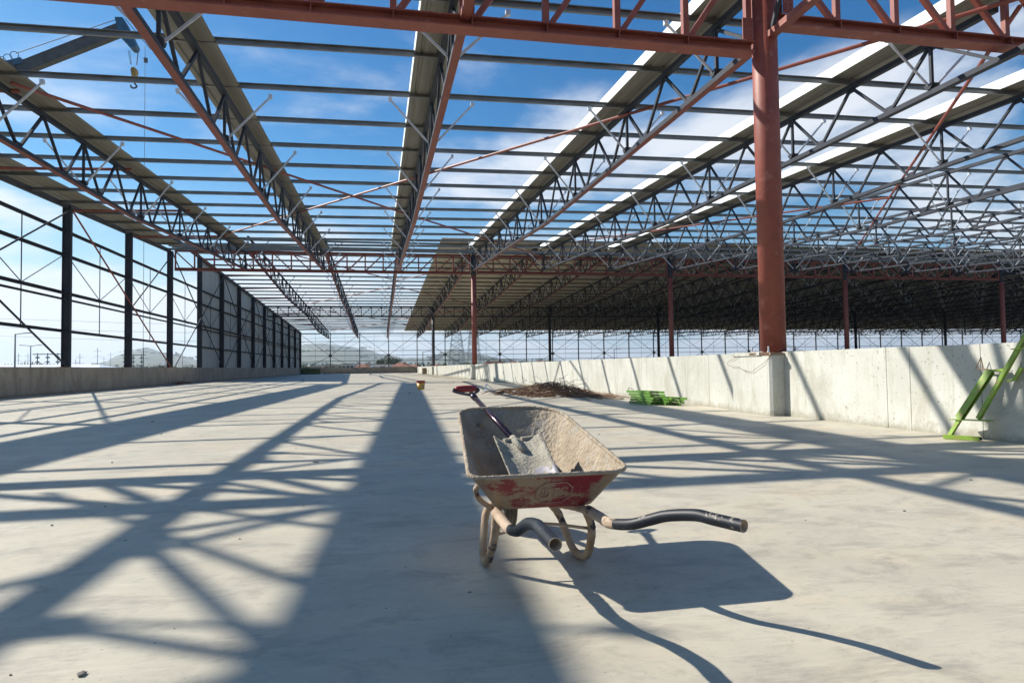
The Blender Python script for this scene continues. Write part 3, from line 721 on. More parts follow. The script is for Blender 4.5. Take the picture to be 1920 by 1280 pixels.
m = MB(); rp = [Vector((p.x, p.y, rimz(p.y))) for p in rim]; rp.append(rp[0]); rp.append(rp[1]); m.tube(rp, .0105, 8, cap=False); m.build('rolled_rim', M['cement'], tray, True)
for p in ((.585, 3.945, .655), (.735, 3.952, .655)):
    m = MB(); m.tube([(p[0], p[1] + .02, p[2]), (p[0], p[1] - .004, p[2]), (p[0], p[1] - .012, p[2] + .001)], [.014, .013, .006], 10); m.build('bolt_head', M['cement'], tray, True)
# embossed octagon with letters on the rear face
fa = Vector((.79, 2.93, .508)); fb = Vector((.785, 3.10, .328)); sl = (fb - fa); ln = sl.length; sl.normalize(); nrm = Vector((0, -1, 0)) - sl * Vector((0, -1, 0)).dot(sl); nrm.normalize()
def fp(u, v): return Vector((.795 + u, 0, 0)) + Vector((0, fa.y, fa.z)) + sl * (ln * .53 + v) + nrm * .0035
m = MB()
def stroke(pts, r=.0026): m.tube([fp(u, v) for u, v in pts], r, 6)
o8 = [(-.085, -.035), (-.048, -.075), (.048, -.075), (.085, -.035), (.085, .035), (.048, .075), (-.048, .075), (-.085, .035), (-.085, -.035)]
for a, b in zip(o8, o8[1:]): stroke([a, b])
for L_ in ([(-.058, -.036), (-.058, .036)], [(-.058, -.036), (-.036, -.034), (-.024, -.018), (-.024, .018), (-.036, .034), (-.058, .036)], [(-.044, -.02), (-.044, .02)],
           [(-.014, -.036), (.022, -.036)], [(.004, -.036), (.004, .036)],
           [(.060, -.030), (.048, -.037), (.034, -.034), (.029, -.020), (.036, -.006), (.052, .003), (.060, .018), (.054, .032), (.040, .037), (.028, .030)]): stroke(L_)
M['emb'] = mat('worn_embossing', (0.45, 0.27, 0.22), (0.33, 0.12, 0.10), .7, scale=20)
m.build('embossed_emblem', M['emb'], tray, True)
# chassis tubes with handles
def handle(under, out_, nm):
    m = MB(); sp_, rr_ = lump(under, .0195); m.tube(sp_, rr_, 14); h = wpart(m, 'frame_tube', M['tubedirt'])
    sp = smooth_path(runs(out_), ns=6); k = int(len(sp) * .34)
    m = MB(); m.tube(sp[:k + 1], [.0235 * (1 + .10 * nz0.noise(p * 50) + .05 * nz0.noise(p * 120)) for p in sp[:k + 1]], 16, cap=False); g = wpart(m, 'handle', M['tubedirt'])
    m = MB(); m.tube(sp[k:], .0235, 18, cap=False)
    e = sp[-1]; d = (sp[-1] - sp[-2]).normalized()
    m.build('hand_grip', M['grip'], g, True)
    m = MB(); a = d.orthogonal().normalized(); b = d.cross(a); n = 18
    rr = [(0, .0235), (.002, .0225), (.001, .0195), (-.06, .0190), (-.061, .0001)]
    for z, r in rr: m.v += [tuple(e + d * z + (a * math.cos(2 * math.pi * j / n) + b * math.sin(2 * math.pi * j / n)) * r) for j in range(n)]
    for q in range(len(rr) - 1):
        for j in range(n): m.f.append((q * n + j, q * n + (j + 1) % n, (q + 1) * n + (j + 1) % n, (q + 1) * n + j)); m.mi.append(0)
    m.build('grip_end', M['tubedirt'], g, True)
handle([(.80, 4.05, .19), (.83, 3.88, .205), (.90, 3.5, .262), (.945, 3.18, .303), (.955, 3.02, .318)], [(.955, 3.02, .322), (.975, 2.68, .318), (1.155, 2.43, .424), (1.274, 2.19, .418)], 'r')
handle([(.70, 4.05, .19), (.68, 3.88, .205), (.62, 3.5, .262), (.55, 3.18, .303), (.525, 3.06, .315)], [(.525, 3.06, .322), (.533, 2.70, .316), (.560, 2.45, .422), (.558, 2.12, .418)], 'l')
for pts in ([(.905, 3.56, .255), (.955, 3.535, .19), (.985, 3.47, .08), (1.0, 3.41, .028), (1.012, 3.34, .022), (1.02, 3.26, .04), (1.02, 3.19, .12), (1.01, 3.14, .22), (.975, 3.12, .30)],
            [(.60, 3.56, .265), (.555, 3.55, .22), (.53, 3.49, .10), (.518, 3.42, .035), (.514, 3.35, .022), (.518, 3.27, .05), (.528, 3.20, .13), (.535, 3.15, .22), (.535, 3.12, .295)]):
    m = MB(); sp_, rr_ = lump(pts, .0205); m.tube(sp_, rr_, 14); wpart(m, 'leg', M['leg'])
m = MB(); m.tube(smooth_path([(.545, 3.16, .20), (.75, 3.17, .235), (1.01, 3.16, .20)]), .008, 8); wpart(m, 'cross_stay', M['tubedirt'])
m = MB(); m.tube(smooth_path([(.535, 3.22, .31), (.47, 3.20, .36), (.445, 3.16, .415), (.452, 3.12, .44)]), [.013] * 19, 10); wpart(m, 'tray_bracket', M['tubedirt'])
# wheel
whl = thing('wheel', None, None, (.757 - .77, 4.05 - 3.4, .19)); whl.parent = wb
def lathe_x(prof, name, mt, n=40):
    m = MB()
    for x, r in prof: m.v += [(x, r * math.cos(2 * math.pi * j / n), r * math.sin(2 * math.pi * j / n)) for j in range(n)]
    k = len(prof)
    for q in range(k):
        q2 = (q + 1) % k
        for j in range(n): m.f.append((q * n + j, q * n + (j + 1) % n, q2 * n + (j + 1) % n, q2 * n + j)); m.mi.append(0)
    return m.build(name, mt, whl, True)
tp = [(-.035, .115), (-.045, .145), (-.040, .172), (-.026, .184), (-.024, .178), (-.018, .178), (-.016, .188), (-.005, .190), (-.003, .182), (.003, .182), (.005, .190), (.016, .188), (.018, .178), (.024, .178), (.026, .184), (.040, .172), (.045, .145), (.035, .115)]
lathe_x(tp, 'tyre', M['rubber']); lathe_x([(-.034, .118), (-.02, .105), (-.02, .03), (-.055, .03), (-.055, .008), (.055, .008), (.055, .03), (.02, .03), (.02, .105), (.034, .118)], 'rim', M['leg'])
# ------------------------------------------------------------------ shovel lying in the barrow
sh = thing('shovel', 'square-mouthed shovel with a red D-grip resting in the wheelbarrow', 'shovel', (.72, 3.4, .55))
off = Vector((-.72, -3.4, -.55))
TLb, TRb, BRb, BLb = Vector((.594, 3.53, .600)), Vector((.863, 3.57, .612)), Vector((.838, 3.06, .445)), Vector((.598, 3.02, .438))
m = MB(); nu, nv = 16, 22
from mathutils import noise as nz
for layer in (0, 1):
    for j in range(nv + 1):
        for i in range(nu + 1):
            u, v = i / nu, j / nv; p = (TLb * (1 - u) + TRb * u) * (1 - v) + (BLb * (1 - u) + BRb * u) * v
            c = abs(u - .5) * 2
            rise = .022 * c ** 3 - .030 * (1 - c ** 2) * 1 + .030 * math.exp(-((u - .5) / .09) ** 2) * max(0, 1 - v * 1.6)
            cr = nz.noise(p * 16) * .006 + nz.noise(p * 55) * .003 if layer == 0 else 0
            if v < .08 and c > .8: p = p + Vector((0, -.012, 0)) * (c - .8) * 5
            m.v.append(tuple(p + Vector((0, -.28, 1)).normalized() * (rise + .012 + cr * (1 - .7 * max(0, v - .5)) - layer * .008) + off))
w_ = nu + 1; h_ = (nv + 1) * w_
for j in range(nv):
    for i in range(nu):
        a = j * w_ + i; smth = 1 if (j > nv * .62 and .3 < i / nu < .95 and (i * 7 + j * 3) % 11 > 0 and j > nv * .62 + 3 * math.sin(i)) else 0
        m.f.append((a, a + 1, a + 1 + w_, a + w_)); m.mi.append(smth); m.f.append((h_ + a + w_, h_ + a + 1 + w_, h_ + a + 1, h_ + a)); m.mi.append(0)
bd = [i for i in range(nu + 1)] + [j * w_ + nu for j in range(1, nv + 1)] + [nv * w_ + i for i in range(nu - 1, -1, -1)] + [j * w_ for j in range(nv - 1, 0, -1)]
for a, b in zip(bd, bd[1:] + bd[:1]): m.f.append((a, b, h_ + b, h_ + a)); m.mi.append(0)
M['scuffed'] = mat('scuffed_blade_steel', (0.24, 0.23, 0.25), (0.36, 0.34, 0.37), .6, .2, scale=12)
bl = m.build('blade', [M['cementg'], M['scuffed']], sh, True)
for a, b in ((.24, .45), (.60, .84)):
    m = MB(); p = TLb.lerp(TRb, a) + off; q = TLb.lerp(TRb, b) + off; u3 = Vector((0, .0, .012))
    m.beam(p + u3 + Vector((0, .012, -.014)), q + u3 + Vector((0, .012, -.014)), .035, .016); m.build('foot_tread', M['cementg'], bl)
sa = Vector((.714, 3.54, .600)) + off; sb = Vector((.596, 4.30, .812)) + off
M['shaft'] = mat('polished_dark_tube', (0.075, 0.045, 0.06), (0.13, 0.085, 0.10), .2, .75, scale=14, c3=(.4, .34, .28), s3=30, t3=(.66, .7))
m = MB(); m.tube([Vector((.728, 3.40, .565)) + off, sa, sa.lerp(sb, .04)], [.012, .020, .021], 14); m.build('socket', M['cementg'], sh, True)
m = MB(); m.tube([sa.lerp(sb, .02), sb], .0165, 18); m.build('shaft', M['shaft'], sh, True)
M['chrome'] = mat('shiny_dark_yoke', (0.035, 0.035, 0.045), (0.11, 0.10, 0.10), .18, .7, scale=14)
yk = sb + (sb - sa).normalized() * .045; gl = Vector((.487, 4.40, .853)) + off; gr = Vector((.640, 4.42, .856)) + off
m = MB(); m.tube([sb - (sb - sa).normalized() * .06, sb, yk], [.0195, .020, .017], 14)
dl = (gl - yk); 
m.tube(smooth_path([yk - (sb - sa).normalized() * .03, yk + Vector((-.045, .0, .0)), gl + Vector((-.006, -.02, -.012)), gl]), .0095, 10)
m.tube(smooth_path([yk - (sb - sa).normalized() * .03, yk + Vector((.030, .012, .004)), gr + Vector((.008, -.02, -.012)), gr]), .0095, 10)
yo = m.build('yoke', M['chrome'], sh, True)
M['redgrip'] = mat('dull_red_plastic', (0.26, 0.018, 0.022), (0.20, 0.015, 0.018), .35, scale=10)
m = MB(); a = gl; b = gr; m.tube([a + (b - a) * t for t in (0.02, .06, .2, .5, .8, .94, .98)], [.014, .019, .022, .0235, .022, .019, .014], 18); m.build('grip', M['redgrip'], sh, True)

# ------------------------------------------------------------------ bucket
bk = thing('paint_bucket', 'yellow bucket with a dark red rim standing mid-floor', 'bucket', (1.86, 30.8, 0))
M['by'] = mat('yellow_plastic', (0.55, 0.30, 0.03), (0.62, 0.37, 0.05), .45, scale=5, c3=(.45, .40, .33), s3=7, t3=(.6, .66))
M['br'] = mat('dark_red_plastic', (0.24, 0.02, 0.02), (.32, .04, .03), .45, scale=6)
m = MB(); m.tube([(0, 0, 0), (0, 0, .02), (0, 0, .30)], [.155, .165, .185], 32); m.build('body', M['by'], bk, True)
m = MB(); m.tube([(0, 0, .30), (0, 0, .31), (0, 0, .37), (0, 0, .39), (0, 0, .41)], [.186, .195, .195, .202, .200], 32, cap=False); m.tube([(0, 0, .405), (0, 0, .40), (0, 0, .1)], [.2, .185, .15], 32); m.build('rim_band', M['br'], bk, True)
m = MB(); m.box(.045, -.190, .09, .115, -.176, .19); m.build('picture_patch', mat('dark_patch', (0.04, .05, .08)), bk)
m = MB(); m.box(.065, -.194, .10, .085, -.1905, .17); m.tube([(.075, -.194, .178), (.075, -.1905, .178)], .010, 10); m.build('pale_figure', mat('pale_patch', (0.6, .6, .55)), bk)
# drum by the far right wall
dr = thing('drum', 'small brown drum against the pale wall near the far end', 'drum', (6.85, 104, 0))
m = MB(); m.tube([(0, 0, 0), (0, 0, .3), (0, 0, .31), (0, 0, .6), (0, 0, .61), (0, 0, .92)], [.38, .38, .395, .395, .38, .38], 20); m.build('barrel', mat('brown_drum', (.16, .12, .07), (.25, .2, .13), .6, scale=3), dr)
m = MB(); m.tube([(0, 0, .92), (0, 0, .96)], [.39, .39], 20); m.build('lid', mat('drum_lid', (.3, .27, .2)), dr)
# ------------------------------------------------------------------ heap of scrap rebar
def bent_rod(rnd, c, L_, ang, h, r, curl):
    pts = []; p = Vector(c); a = ang; steps = 7; hz = h
    p = p - Vector((math.cos(a), math.sin(a), 0)) * L_ / 2
    for k in range(steps + 1):
        t = k / steps; z = max(.012, hz * (math.sin(math.pi * (t * .8 + .1)) ** 1.2) + rnd.uniform(-.02, .02) * curl * 3)
        pts.append(Vector((min(p.x, 7.40), p.y, z))); a += rnd.gauss(0, .10) * curl; p += Vector((math.cos(a), math.sin(a), 0)) * L_ / steps
    return smooth_path(pts, ns=3)
rnd = random.Random(11)
heap = thing('rebar_heap', 'tangled heap of rusty reinforcing rods on the floor by the pale wall', 'scrap heap', (5.7, 22, 0))
for part, (cnt, mt) in enumerate(((130, M['rust']), (80, M['rust2']))):
    m = MB()
    for k in range(cnt):
        s = rnd.random(); cx_ = 5.75 + rnd.gauss(0, .42); cyy = 22.2 + rnd.gauss(0, .9)
        dist = abs(cx_ - 5.75) / .9 + abs(cyy - 22.2) / 2.5; hmax = max(.03, .52 - .25 * dist)
        m.tube(bent_rod(rnd, (cx_, cyy, 0), rnd.uniform(.7, 2.3), rnd.gauss(-.35, .75), rnd.uniform(.04, hmax), rnd.choice((.007, .009, .012)), rnd.uniform(.2, 1.7)), rnd.choice((.007, .009, .012)), 5)
    for k in range(14 if part == 0 else 10):
        m.tube(bent_rod(rnd, (6.1 + rnd.uniform(-.3, .8), 20.6 + rnd.uniform(-1.3, .6), 0), rnd.uniform(2.0, 3.6), rnd.gauss(-1.1, .28), rnd.uniform(.02, .14), .01, .25), .011, 5)
    for k in range(7 if part == 0 else 0):
        m.tube(bent_rod(rnd, (4.9 + rnd.uniform(-.3, .4), 22.6 + rnd.uniform(-.8, 1.2), 0), rnd.uniform(1.6, 2.6), rnd.gauss(-.1, .22), rnd.uniform(.05, .25), .012, .12), .012, 5)
    for k in range(16 if part == 0 else 8):   # wild curls above the heap
        c0 = Vector((5.8 + rnd.gauss(0, .4), 22.2 + rnd.gauss(0, .6), .25)); a = rnd.uniform(0, 6.28); pts = [c0]
        for q in range(5): a += rnd.uniform(-.9, .9); c0 = c0 + Vector((math.cos(a) * .16, math.sin(a) * .16, rnd.uniform(-.02, .13))); c0.x = min(c0.x, 7.38); c0.z = min(c0.z, .78); pts.append(c0)
        m.tube(smooth_path(pts, ns=4), .0055, 5)
    o = m.build('loose_rods', mt, heap, True); o.location = (-5.7, -22, 0); tag(o, kind='stuff')
rod((4.05, 25.8, .02), (6.1, 22.6, .36), 'loose_bar', 'long dark bar sticking out of the rod heap to the left', 'bar', M['rust'], .016)
rod((4.75, 23.2, .015), (6.0, 22.4, .16), 'loose_bar', 'short dark bar at the front left of the rod heap', 'bar', M['rust'], .02)
rod((5.55, 21.2, .04), (5.75, 20.2, .015), 'loose_bar', 'small pale bar lying in front of the rod heap', 'bar', M['white'], .014)
m = MB()
for k, (x, y) in enumerate(((4.05, 26.9), (4.25, 26.5), (4.3, 26.1))):
    a = .5 + k; m.beam((x, y, .03 + .02 * k), (x + .35 * math.cos(a), y + .35 * math.sin(a), .07), .09, .015)
m.beam((4.1, 26.2, .02), (4.22, 26.45, .32), .05, .02); m.beam((4.22, 26.45, .32), (4.5, 26.3, .05), .05, .02)
tag(m.build('scrap_wood', M['white']), 'small white scraps lying left of the rod heap', 'scrap')
# ------------------------------------------------------------------ stacked green frames
def green_frame(label, loc, rz, L_=2.05, W_=.26, hooks=True, grp='green steel frames stacked by the wall', seed=0):
    rn = random.Random(seed)
    t = thing('steel_frame', label, 'steel frame', loc, grp, rz)
    for s in (0, 1):
        m = MB(); y = (s - .5) * W_; h = .045
        m.prof((-L_ / 2 + s * .12, y, .032), (L_ / 2 - (1 - s) * .25, y, .032), [(-.022, -.028), (.022, -.028), (.022, .028), (-.022, .028), (-.022, .024), (.018, .024), (.018, -.024), (-.022, -.024)]); m.build('rail', M['greend'], t)
    for k in range(4):
        x = -L_ / 2 + .2 + k * (L_ - .5) / 3; m = MB(); m.beam((x, -W_ / 2, .032), (x, W_ / 2, .032), .05, .04); m.build('cross_bar', M['greend'], t)
    if hooks:
        m = MB(); x = -L_ / 2 + .05; m.tube([(x, -W_ / 2, .06), (x + .04, -W_ / 2, .13), (x + .28, -W_ / 2, .08)], .007, 6); m.build('hook', M['rust'], t)
    return t
pos = ['lowest', 'second lowest', 'third from the bottom', 'fourth from the bottom', 'fifth from the bottom', 'topmost']
base_a = math.atan2(-2.2, .33)
for k in range(5):
    rn = random.Random(k + 40)
    green_frame('green steel frame, %s of the tidy front stack by the pale wall' % pos[k] if k != 4 else 'green steel frame lying topmost and slanted on the stack by the wall', (6.62 + rn.uniform(-.02, .02), 15.75 + rn.uniform(-.08, .08) + (.15 if k > 3 else 0), .001 + k * .068), base_a + rn.uniform(-.03, .03), 1.35, seed=k, hooks=k > 3)
for k in range(3):
    green_frame('green steel frame, %s of the rear stack against the pale wall' % ('lowest', 'middle', 'top')[k], (6.90 + .02 * k, 15.45 - .1 * k, .001 + k * .068), base_a + .03 * k, 1.15, seed=k + 20, hooks=k == 2)
# ------------------------------------------------------------------ green bracket leaning on the right wall
br = thing('scaffold_bracket', 'lime green steel bracket with chipped paint leaning on the right wall', 'bracket', (7.2, 7.0, 0))
def gp(mb, name, mt=None): o = mb.build(name, mt or M['green'], br); o.location = (-7.2, -7.0, 0); return o
m = MB(); m.prof((7.13, 7.26, .04), (7.19, 7.14, .28), [(-.024, -.018), (.024, -.018), (.024, .018), (-.024, .018)], (1, 0, 0)); gp(m, 'foot_post')
m = MB(); m.beam((7.05, 7.27, .03), (7.24, 6.93, .03), .06, .05); gp(m, 'foot_bar')
m = MB(); m.box(-.018, -.004, -.018, .018, .0, .018); q = m.build('bar_end_shade', M['hollow_shade'], br); q.location = (7.243 - 7.2, 6.925 - 7.0, .03); q.rotation_euler.z = -.5  # dark plate on the solid bar, standing in for shade inside a hollow end
m = MB(); m.prof((7.18, 7.16, .26), (7.37, 6.87, .86), [(-.043, -.030), (.043, -.030), (.043, .030), (-.043, .030), (-.043, .024), (.036, .024), (.036, -.024), (-.043, -.024)], (1, 0, 0)); gp(m, 'channel_post')
m = MB(); m.beam((7.20, 7.27, .245), (7.30, 6.83, .255), .16, .010); gp(m, 'foot_plate')
m = MB(); m.prof((7.27, 6.97, .27), (7.44, 6.36, 1.42), [(-.024, -.022), (.024, -.022), (.024, .022), (-.024, .022)], (1, 0, 0)); gp(m, 'long_rail')
m = MB(); m.tube([(7.38, 6.95, .88), (7.385, 7.09, .885), (7.39, 7.015, 1.03), (7.385, 6.985, .885)], .008, 8); m.tube([(7.38, 6.99, .883), (7.39, 6.86, .868)], .01, 8); gp(m, 'wire_loop', M['rust2'])
m = MB(); m.beam((7.38, 6.90, .855), (7.39, 6.70, .875), .05, .03); gp(m, 'link_bar')
m = MB(); m.beam((7.38, 6.66, .742), (7.385, 6.57, .755), .03, .025); m.beam((7.385, 6.575, .75), (7.41, 6.50, .90), .045, .04); gp(m, 'side_pin')
m = MB(); m.beam((7.35, 6.56, 1.12), (7.43, 6.25, 1.13), .05, .012); gp(m, 'top_cleat')
# ------------------------------------------------------------------ loose stones and bits on the floor
PEB = [(-.973, 2.477, .020), (-.68, 7.478, .045), (.387, 2.973, .010), (-1.208, 2.531, .008), (-3.411, 11.5, .022), (-2.114, 4.907, .012), (-1.486, 4.36, .009), (-2.006, 5.476, .012), (-.821, 4.226, .010), (-.819, 2.702, .005), (.121, 3.419, .006), (.021, 2.861, .005), (-.789, 2.833, .004), (-1.047, 8.864, .012), (-6.77, 62.5, .16), (-5.25, 66.7, .10), (4.88, 44.8, .10), (3.419, 3.868, .012), (4.817, 4.714, .018), (2.64, 3.805, .007), (1.15, 26.3, .05), (-10.2, 125.2, .35), (3.1, 9.2, .02), (-4.4, 14.3, .03), (-.2, 5.8, .008), (-.55, 5.1, .007), (1.9, 14, .02), (-2.9, 8.1, .015)]
M['stone'] = mat('grey_stone', (.10, .095, .085), (.28, .26, .23), .95, scale=30)
names = ['whitish stone with a dark side at the lower left of the floor', 'thin dark chip on the sunlit floor left of the strip shadow', 'tiny dark stone on the shaded floor left of the wheelbarrow leg']
wh = ['near the lower left corner', 'left of the wide shadow', 'far out on the left floor', 'by the left shadow crossing', 'close to the crossing shadows', 'in the left shadow band', 'below the bright spots', 'near the bottom edge', 'left of the barrow wheel', 'under the wide strip shadow', 'at the bottom left', 'beyond the bright triangles', 'far down the hall on the left', 'far down the hall beyond another bit', 'near the foot of the smaller red column', 'on the lit floor at the lower right', 'in the shadow at the lower right', 'right of the barrow handle', 'in front of the yellow bucket', 'pale lump at the far end wall', 'between barrow and green frames', 'left in the striped shadows', 'on the left of the strip shadow edge', 'in the dark band left of the barrow', 'beyond the barrow in the striped light', 'beside the first shadow crossing']
for k, (x, y, r) in enumerate(PEB):
    rn = random.Random(k); bm = bmesh.new(); bmesh.ops.create_icosphere(bm, subdivisions=2, radius=r * .62)
    sx, sy, sz = rn.uniform(.8, 1.5), rn.uniform(.7, 1.2), rn.uniform(.35, .7)
    if k == 1: sx, sz = 1.6, .2
    for v in bm.verts:
        f = 1 + nz.noise(v.co / r * 2.6 + Vector((k, 0, 0))) * .45; v.co = Vector((v.co.x * sx * f, v.co.y * sy * f, v.co.z * sz * f))
    zmin = min(v.co.z for v in bm.verts); me = bpy.data.meshes.new('stone'); bm.to_mesh(me); bm.free(); me.materials.append(M['white'] if k == 21 else M['stone'])
    o = link('stone', me, None, (x, y, -zmin - r * .03)); o.rotation_euler.z = rn.uniform(0, 6)
    tag(o, names[k] if k < 3 else 'small stone or crumb ' + wh[k - 3], 'stone', 'loose stones on the floor')
m = MB()
m.beam((-14.6, 52.7, .08), (-14.5, 53.6, .08), .25, .16); m.beam((-14.62, 53.3, .2), (-14.35, 55.3, .1), .2, .1)
tag(m.build('timber_offcuts', M['rust']), 'two dark offcuts at the foot of the left wall', 'offcuts')
m = MB(); m.box(-14.9, 134.55, 0, -11.4, 134.79, 1.05); tag(m.build('green_tarpaulin', mat('dull_green_sheet', (.06, .09, .03), (.10, .13, .05), .9, scale=5)), 'dull green cover over the left end of the far wall', 'cover')

# ------------------------------------------------------------------ crane beyond the left wall
cr = thing('mobile_crane', 'telescopic crane with dark boom and blue head beyond the left wall', 'crane', (-84, 62, GZ))
o0 = Vector((84, -62, -GZ))
def cpart(m, nm, mt, sm=False): o = m.build(nm, mt, cr, sm); o.location = (84, -62, -GZ); return o
tip = Vector((-21.7, 62, 30.65)); bd_ = Vector((-29.2, 62, 26.7)); dv = (tip - bd_).normalized()
m = MB(); m.beam(bd_ - dv * .6, tip, .88, .6, (0, 1, 0)); 
for s in (-1, 1):
    nn = Vector((-dv.z, 0, dv.x)) * s * .46; m.beam(bd_ + nn, tip + nn, .05, .66, (0, 1, 0))
cpart(m, 'inner_boom', M['cranedark'])
m = MB(); m.beam(bd_ - dv * 62, bd_ - dv * .5, 1.25, .9, (0, 1, 0)); cpart(m, 'outer_boom', M['cranedark'])
m = MB(); nn = Vector((-dv.z, 0, dv.x)); m.beam(bd_ - dv * 1.5 + nn * .7, bd_ + dv * .2 + nn * .45, .5, .8, (0, 1, 0)); m.beam(bd_ - dv * .8 - nn * .6, bd_ + dv * .2 - nn * .5, .2, .8, (0, 1, 0)); cpart(m, 'boom_collar', M['craneblue'])
for q in range(3):
    m = MB(); c = bd_ - dv * (.2 + q * .55) + nn * 1.25; pts = [c + (dv * math.cos(a * math.pi / 8) + nn * math.sin(a * math.pi / 8)) * .33 for a in range(17)]; m.tube(pts, .03, 5); cpart(m, 'rope_guide', M['craneblue'])
hd = [(-.45, .85), (.15, .9), (.4, .5), (1.25, -1.3), (.7, -1.6), (-.15, -.7)]
m = MB(); m.add([(tip.x + x, 62 + yy, tip.z + z) for yy in (-.4, .4) for x, z in [(a, b) for a, b in hd]], [tuple(range(6)), tuple(range(11, 5, -1))] + [(i, (i + 1) % 6, 6 + (i + 1) % 6, 6 + i) for i in range(6)]); cpart(m, 'boom_head', M['craneblue'])
m = MB(); m.tube([(tip.x + .95, 61.5, tip.z - 1.45), (tip.x + .95, 62.5, tip.z - 1.45)], .33, 20); cpart(m, 'sheave', M['craneblue'])
m = MB(); m.tube([bd_ + nn * 1.35, tip + nn * .95], .035, 5); m.tube([tip + Vector((.2, 0, 1.0)), tip + Vector((2.3, 0, -1.6))], .03, 5); cpart(m, 'boom_rope', M['cable'])
hx = tip.x + 1.0
m = MB()
for dx in (-.55, -.42, .3, .36): m.tube([(hx + dx * .9, 62, tip.z - 1.8), (hx + dx * .55, 62, 27.6)], .022, 5)
cpart(m, 'hoist_rope', M['cable'])
m = MB(); hk = [(a * .58, b * .72) for a, b in [(-.42, .35), (-.25, .62), (.1, .66), (.42, .42), (.46, .05), (.22, -.62), (-.1, -.72), (-.28, -.35)]]
m.add([(hx + x, 62 + yy, 26.85 + z) for yy in (-.22, .22) for x, z in hk], [tuple(range(8)), tuple(range(15, 7, -1))] + [(i, (i + 1) % 8, 8 + (i + 1) % 8, 8 + i) for i in range(8)]); cpart(m, 'hook_block', M['yellow'])
m = MB(); m.tube(smooth_path([(hx, 62, 26.2), (hx + .05, 62, 25.95), (hx + .2, 62, 25.7), (hx, 62, 25.55), (hx - .22, 62, 25.6), (hx - .28, 62, 25.8)]), .07, 8); cpart(m, 'hook', M['cranedark'])
m = MB(); m.tube([(-19.85, 62, tip.z - 1.3), (-19.85, 62, GZ)], .02, 5); m.tube([(-19.8, 62, 27.9), (-19.8, 62, 28.25), (-19.8, 62, 28.3)], [.17, .17, .03], 10); cpart(m, 'whip_line', M['cable'])
m = MB(); m.box(-90, 60, GZ + 1, -76, 64, GZ + 2.6); m.box(-88, 60.2, GZ + 2.6, -80, 63.8, GZ + 5); cpart(m, 'carrier', M['craneblue'])

# ------------------------------------------------------------------ outside: lamps, poles, pylons, houses, trees
def lamp(x, y, top, arms, label):
    t = thing('street_lamp', label, 'street lamp', (x, y, GZ), 'street lamps beyond the left wall' if x < 0 else 'street lamps beyond the far end')
    m = MB(); m.tube([(0, 0, 0), (0, 0, top - GZ)], [.16, .09], 8); m.build('pole', M['galvpole'], t)
    for a in arms:
        m = MB(); m.tube([(0, 0, top - GZ - .1), (a * 1.2, 0, top - GZ + .12)], .06, 6); m.beam((a * 1.1, 0, top - GZ + .1), (a * 2.0, 0, top - GZ + .14), .28, .12); m.build('lamp_head', M['galvpole'], t)
lamp(-52.5, 110, 6.8, (1,), 'tall single-arm lamp post beyond the left wall at the far left')
lamp(-68.8, 150, 6.5, (-1, 1), 'twin-arm lamp post beyond the left wall')
lamp(10.2, 160, 4.8, (1,), 'small curved lamp post seen through the far end frame')
lamp(62, 170, 5.2, (1,), 'lamp post behind the far end frame right of the smaller red column')
def pole(x, y, top, label, r=.09):
    t = thing('power_pole', label, 'pole', (x, y, GZ), 'power poles beyond the left wall')
    m = MB(); m.tube([(0, 0, 0), (0, 0, top - GZ)], [r, r * .7], 6); m.build('pole', M['galvpole'], t)
    for z in (1.0, 2.6): m = MB(); m.beam((-1.1, 0, top - GZ - z), (1.1, 0, top - GZ - z), .07, .07); m.build('cross_arm', M['galvpole'], t)
for k, (x, y, z, lb) in enumerate(((-79.8, 200, 6.1, 'power pole left of the flare in the second left window bay'), (-57.5, 180, 6.9, 'tall power pole seen in the third left wall bay'), (-83, 220, 8.3, 'tallest thin mast in the second left wall bay'), (-123, 260, 8, 'power pole at the far left beside the tall lamp'), (-121, 262, 8, 'second power pole close by at the far left'), (-110.8, 300, 7.5, 'far pole right of the thin mast'), (-109, 302, 9.1, 'taller far pole right of the thin mast'), (-70, 240, 5.6, 'low far pole in the third left wall bay'), (-62, 230, 6.6, 'far pole near the fourth dark column'), (-97, 240, 5.2, 'low pole left of the second dark column'), (-75, 260, 6.5, 'far pole behind the third wall bay'))): pole(x, y, z, lb)
def substation(x, y, label, sc_=1):
    t = thing('substation_tower', label, 'tower', (x, y, GZ), 'substation towers beyond the left wall')
    for q in range(3):
        m = MB(); m.tube([(q * 3.2, 0, 0), (q * 3.2, 0, 13 * sc_)], .16, 6); m.build('post', M['galvpole'], t)
        for z in (8, 9.6, 11.2): m = MB(); m.box(q * 3.2 - .55, -.3, z * sc_, q * 3.2 + .55, .3, z * sc_ + .5); m.build('insulator', M['galvpole'], t)
    m = MB(); m.beam((-1.5, 0, 12.6 * sc_), (8, 0, 12.6 * sc_), .3, .3); m.build('beam', M['galvpole'], t)
substation(-118, 262, 'substation towers at the far left behind the lamp posts'); substation(-103, 300, 'substation towers on the skyline in the second left wall bay', 1.02)
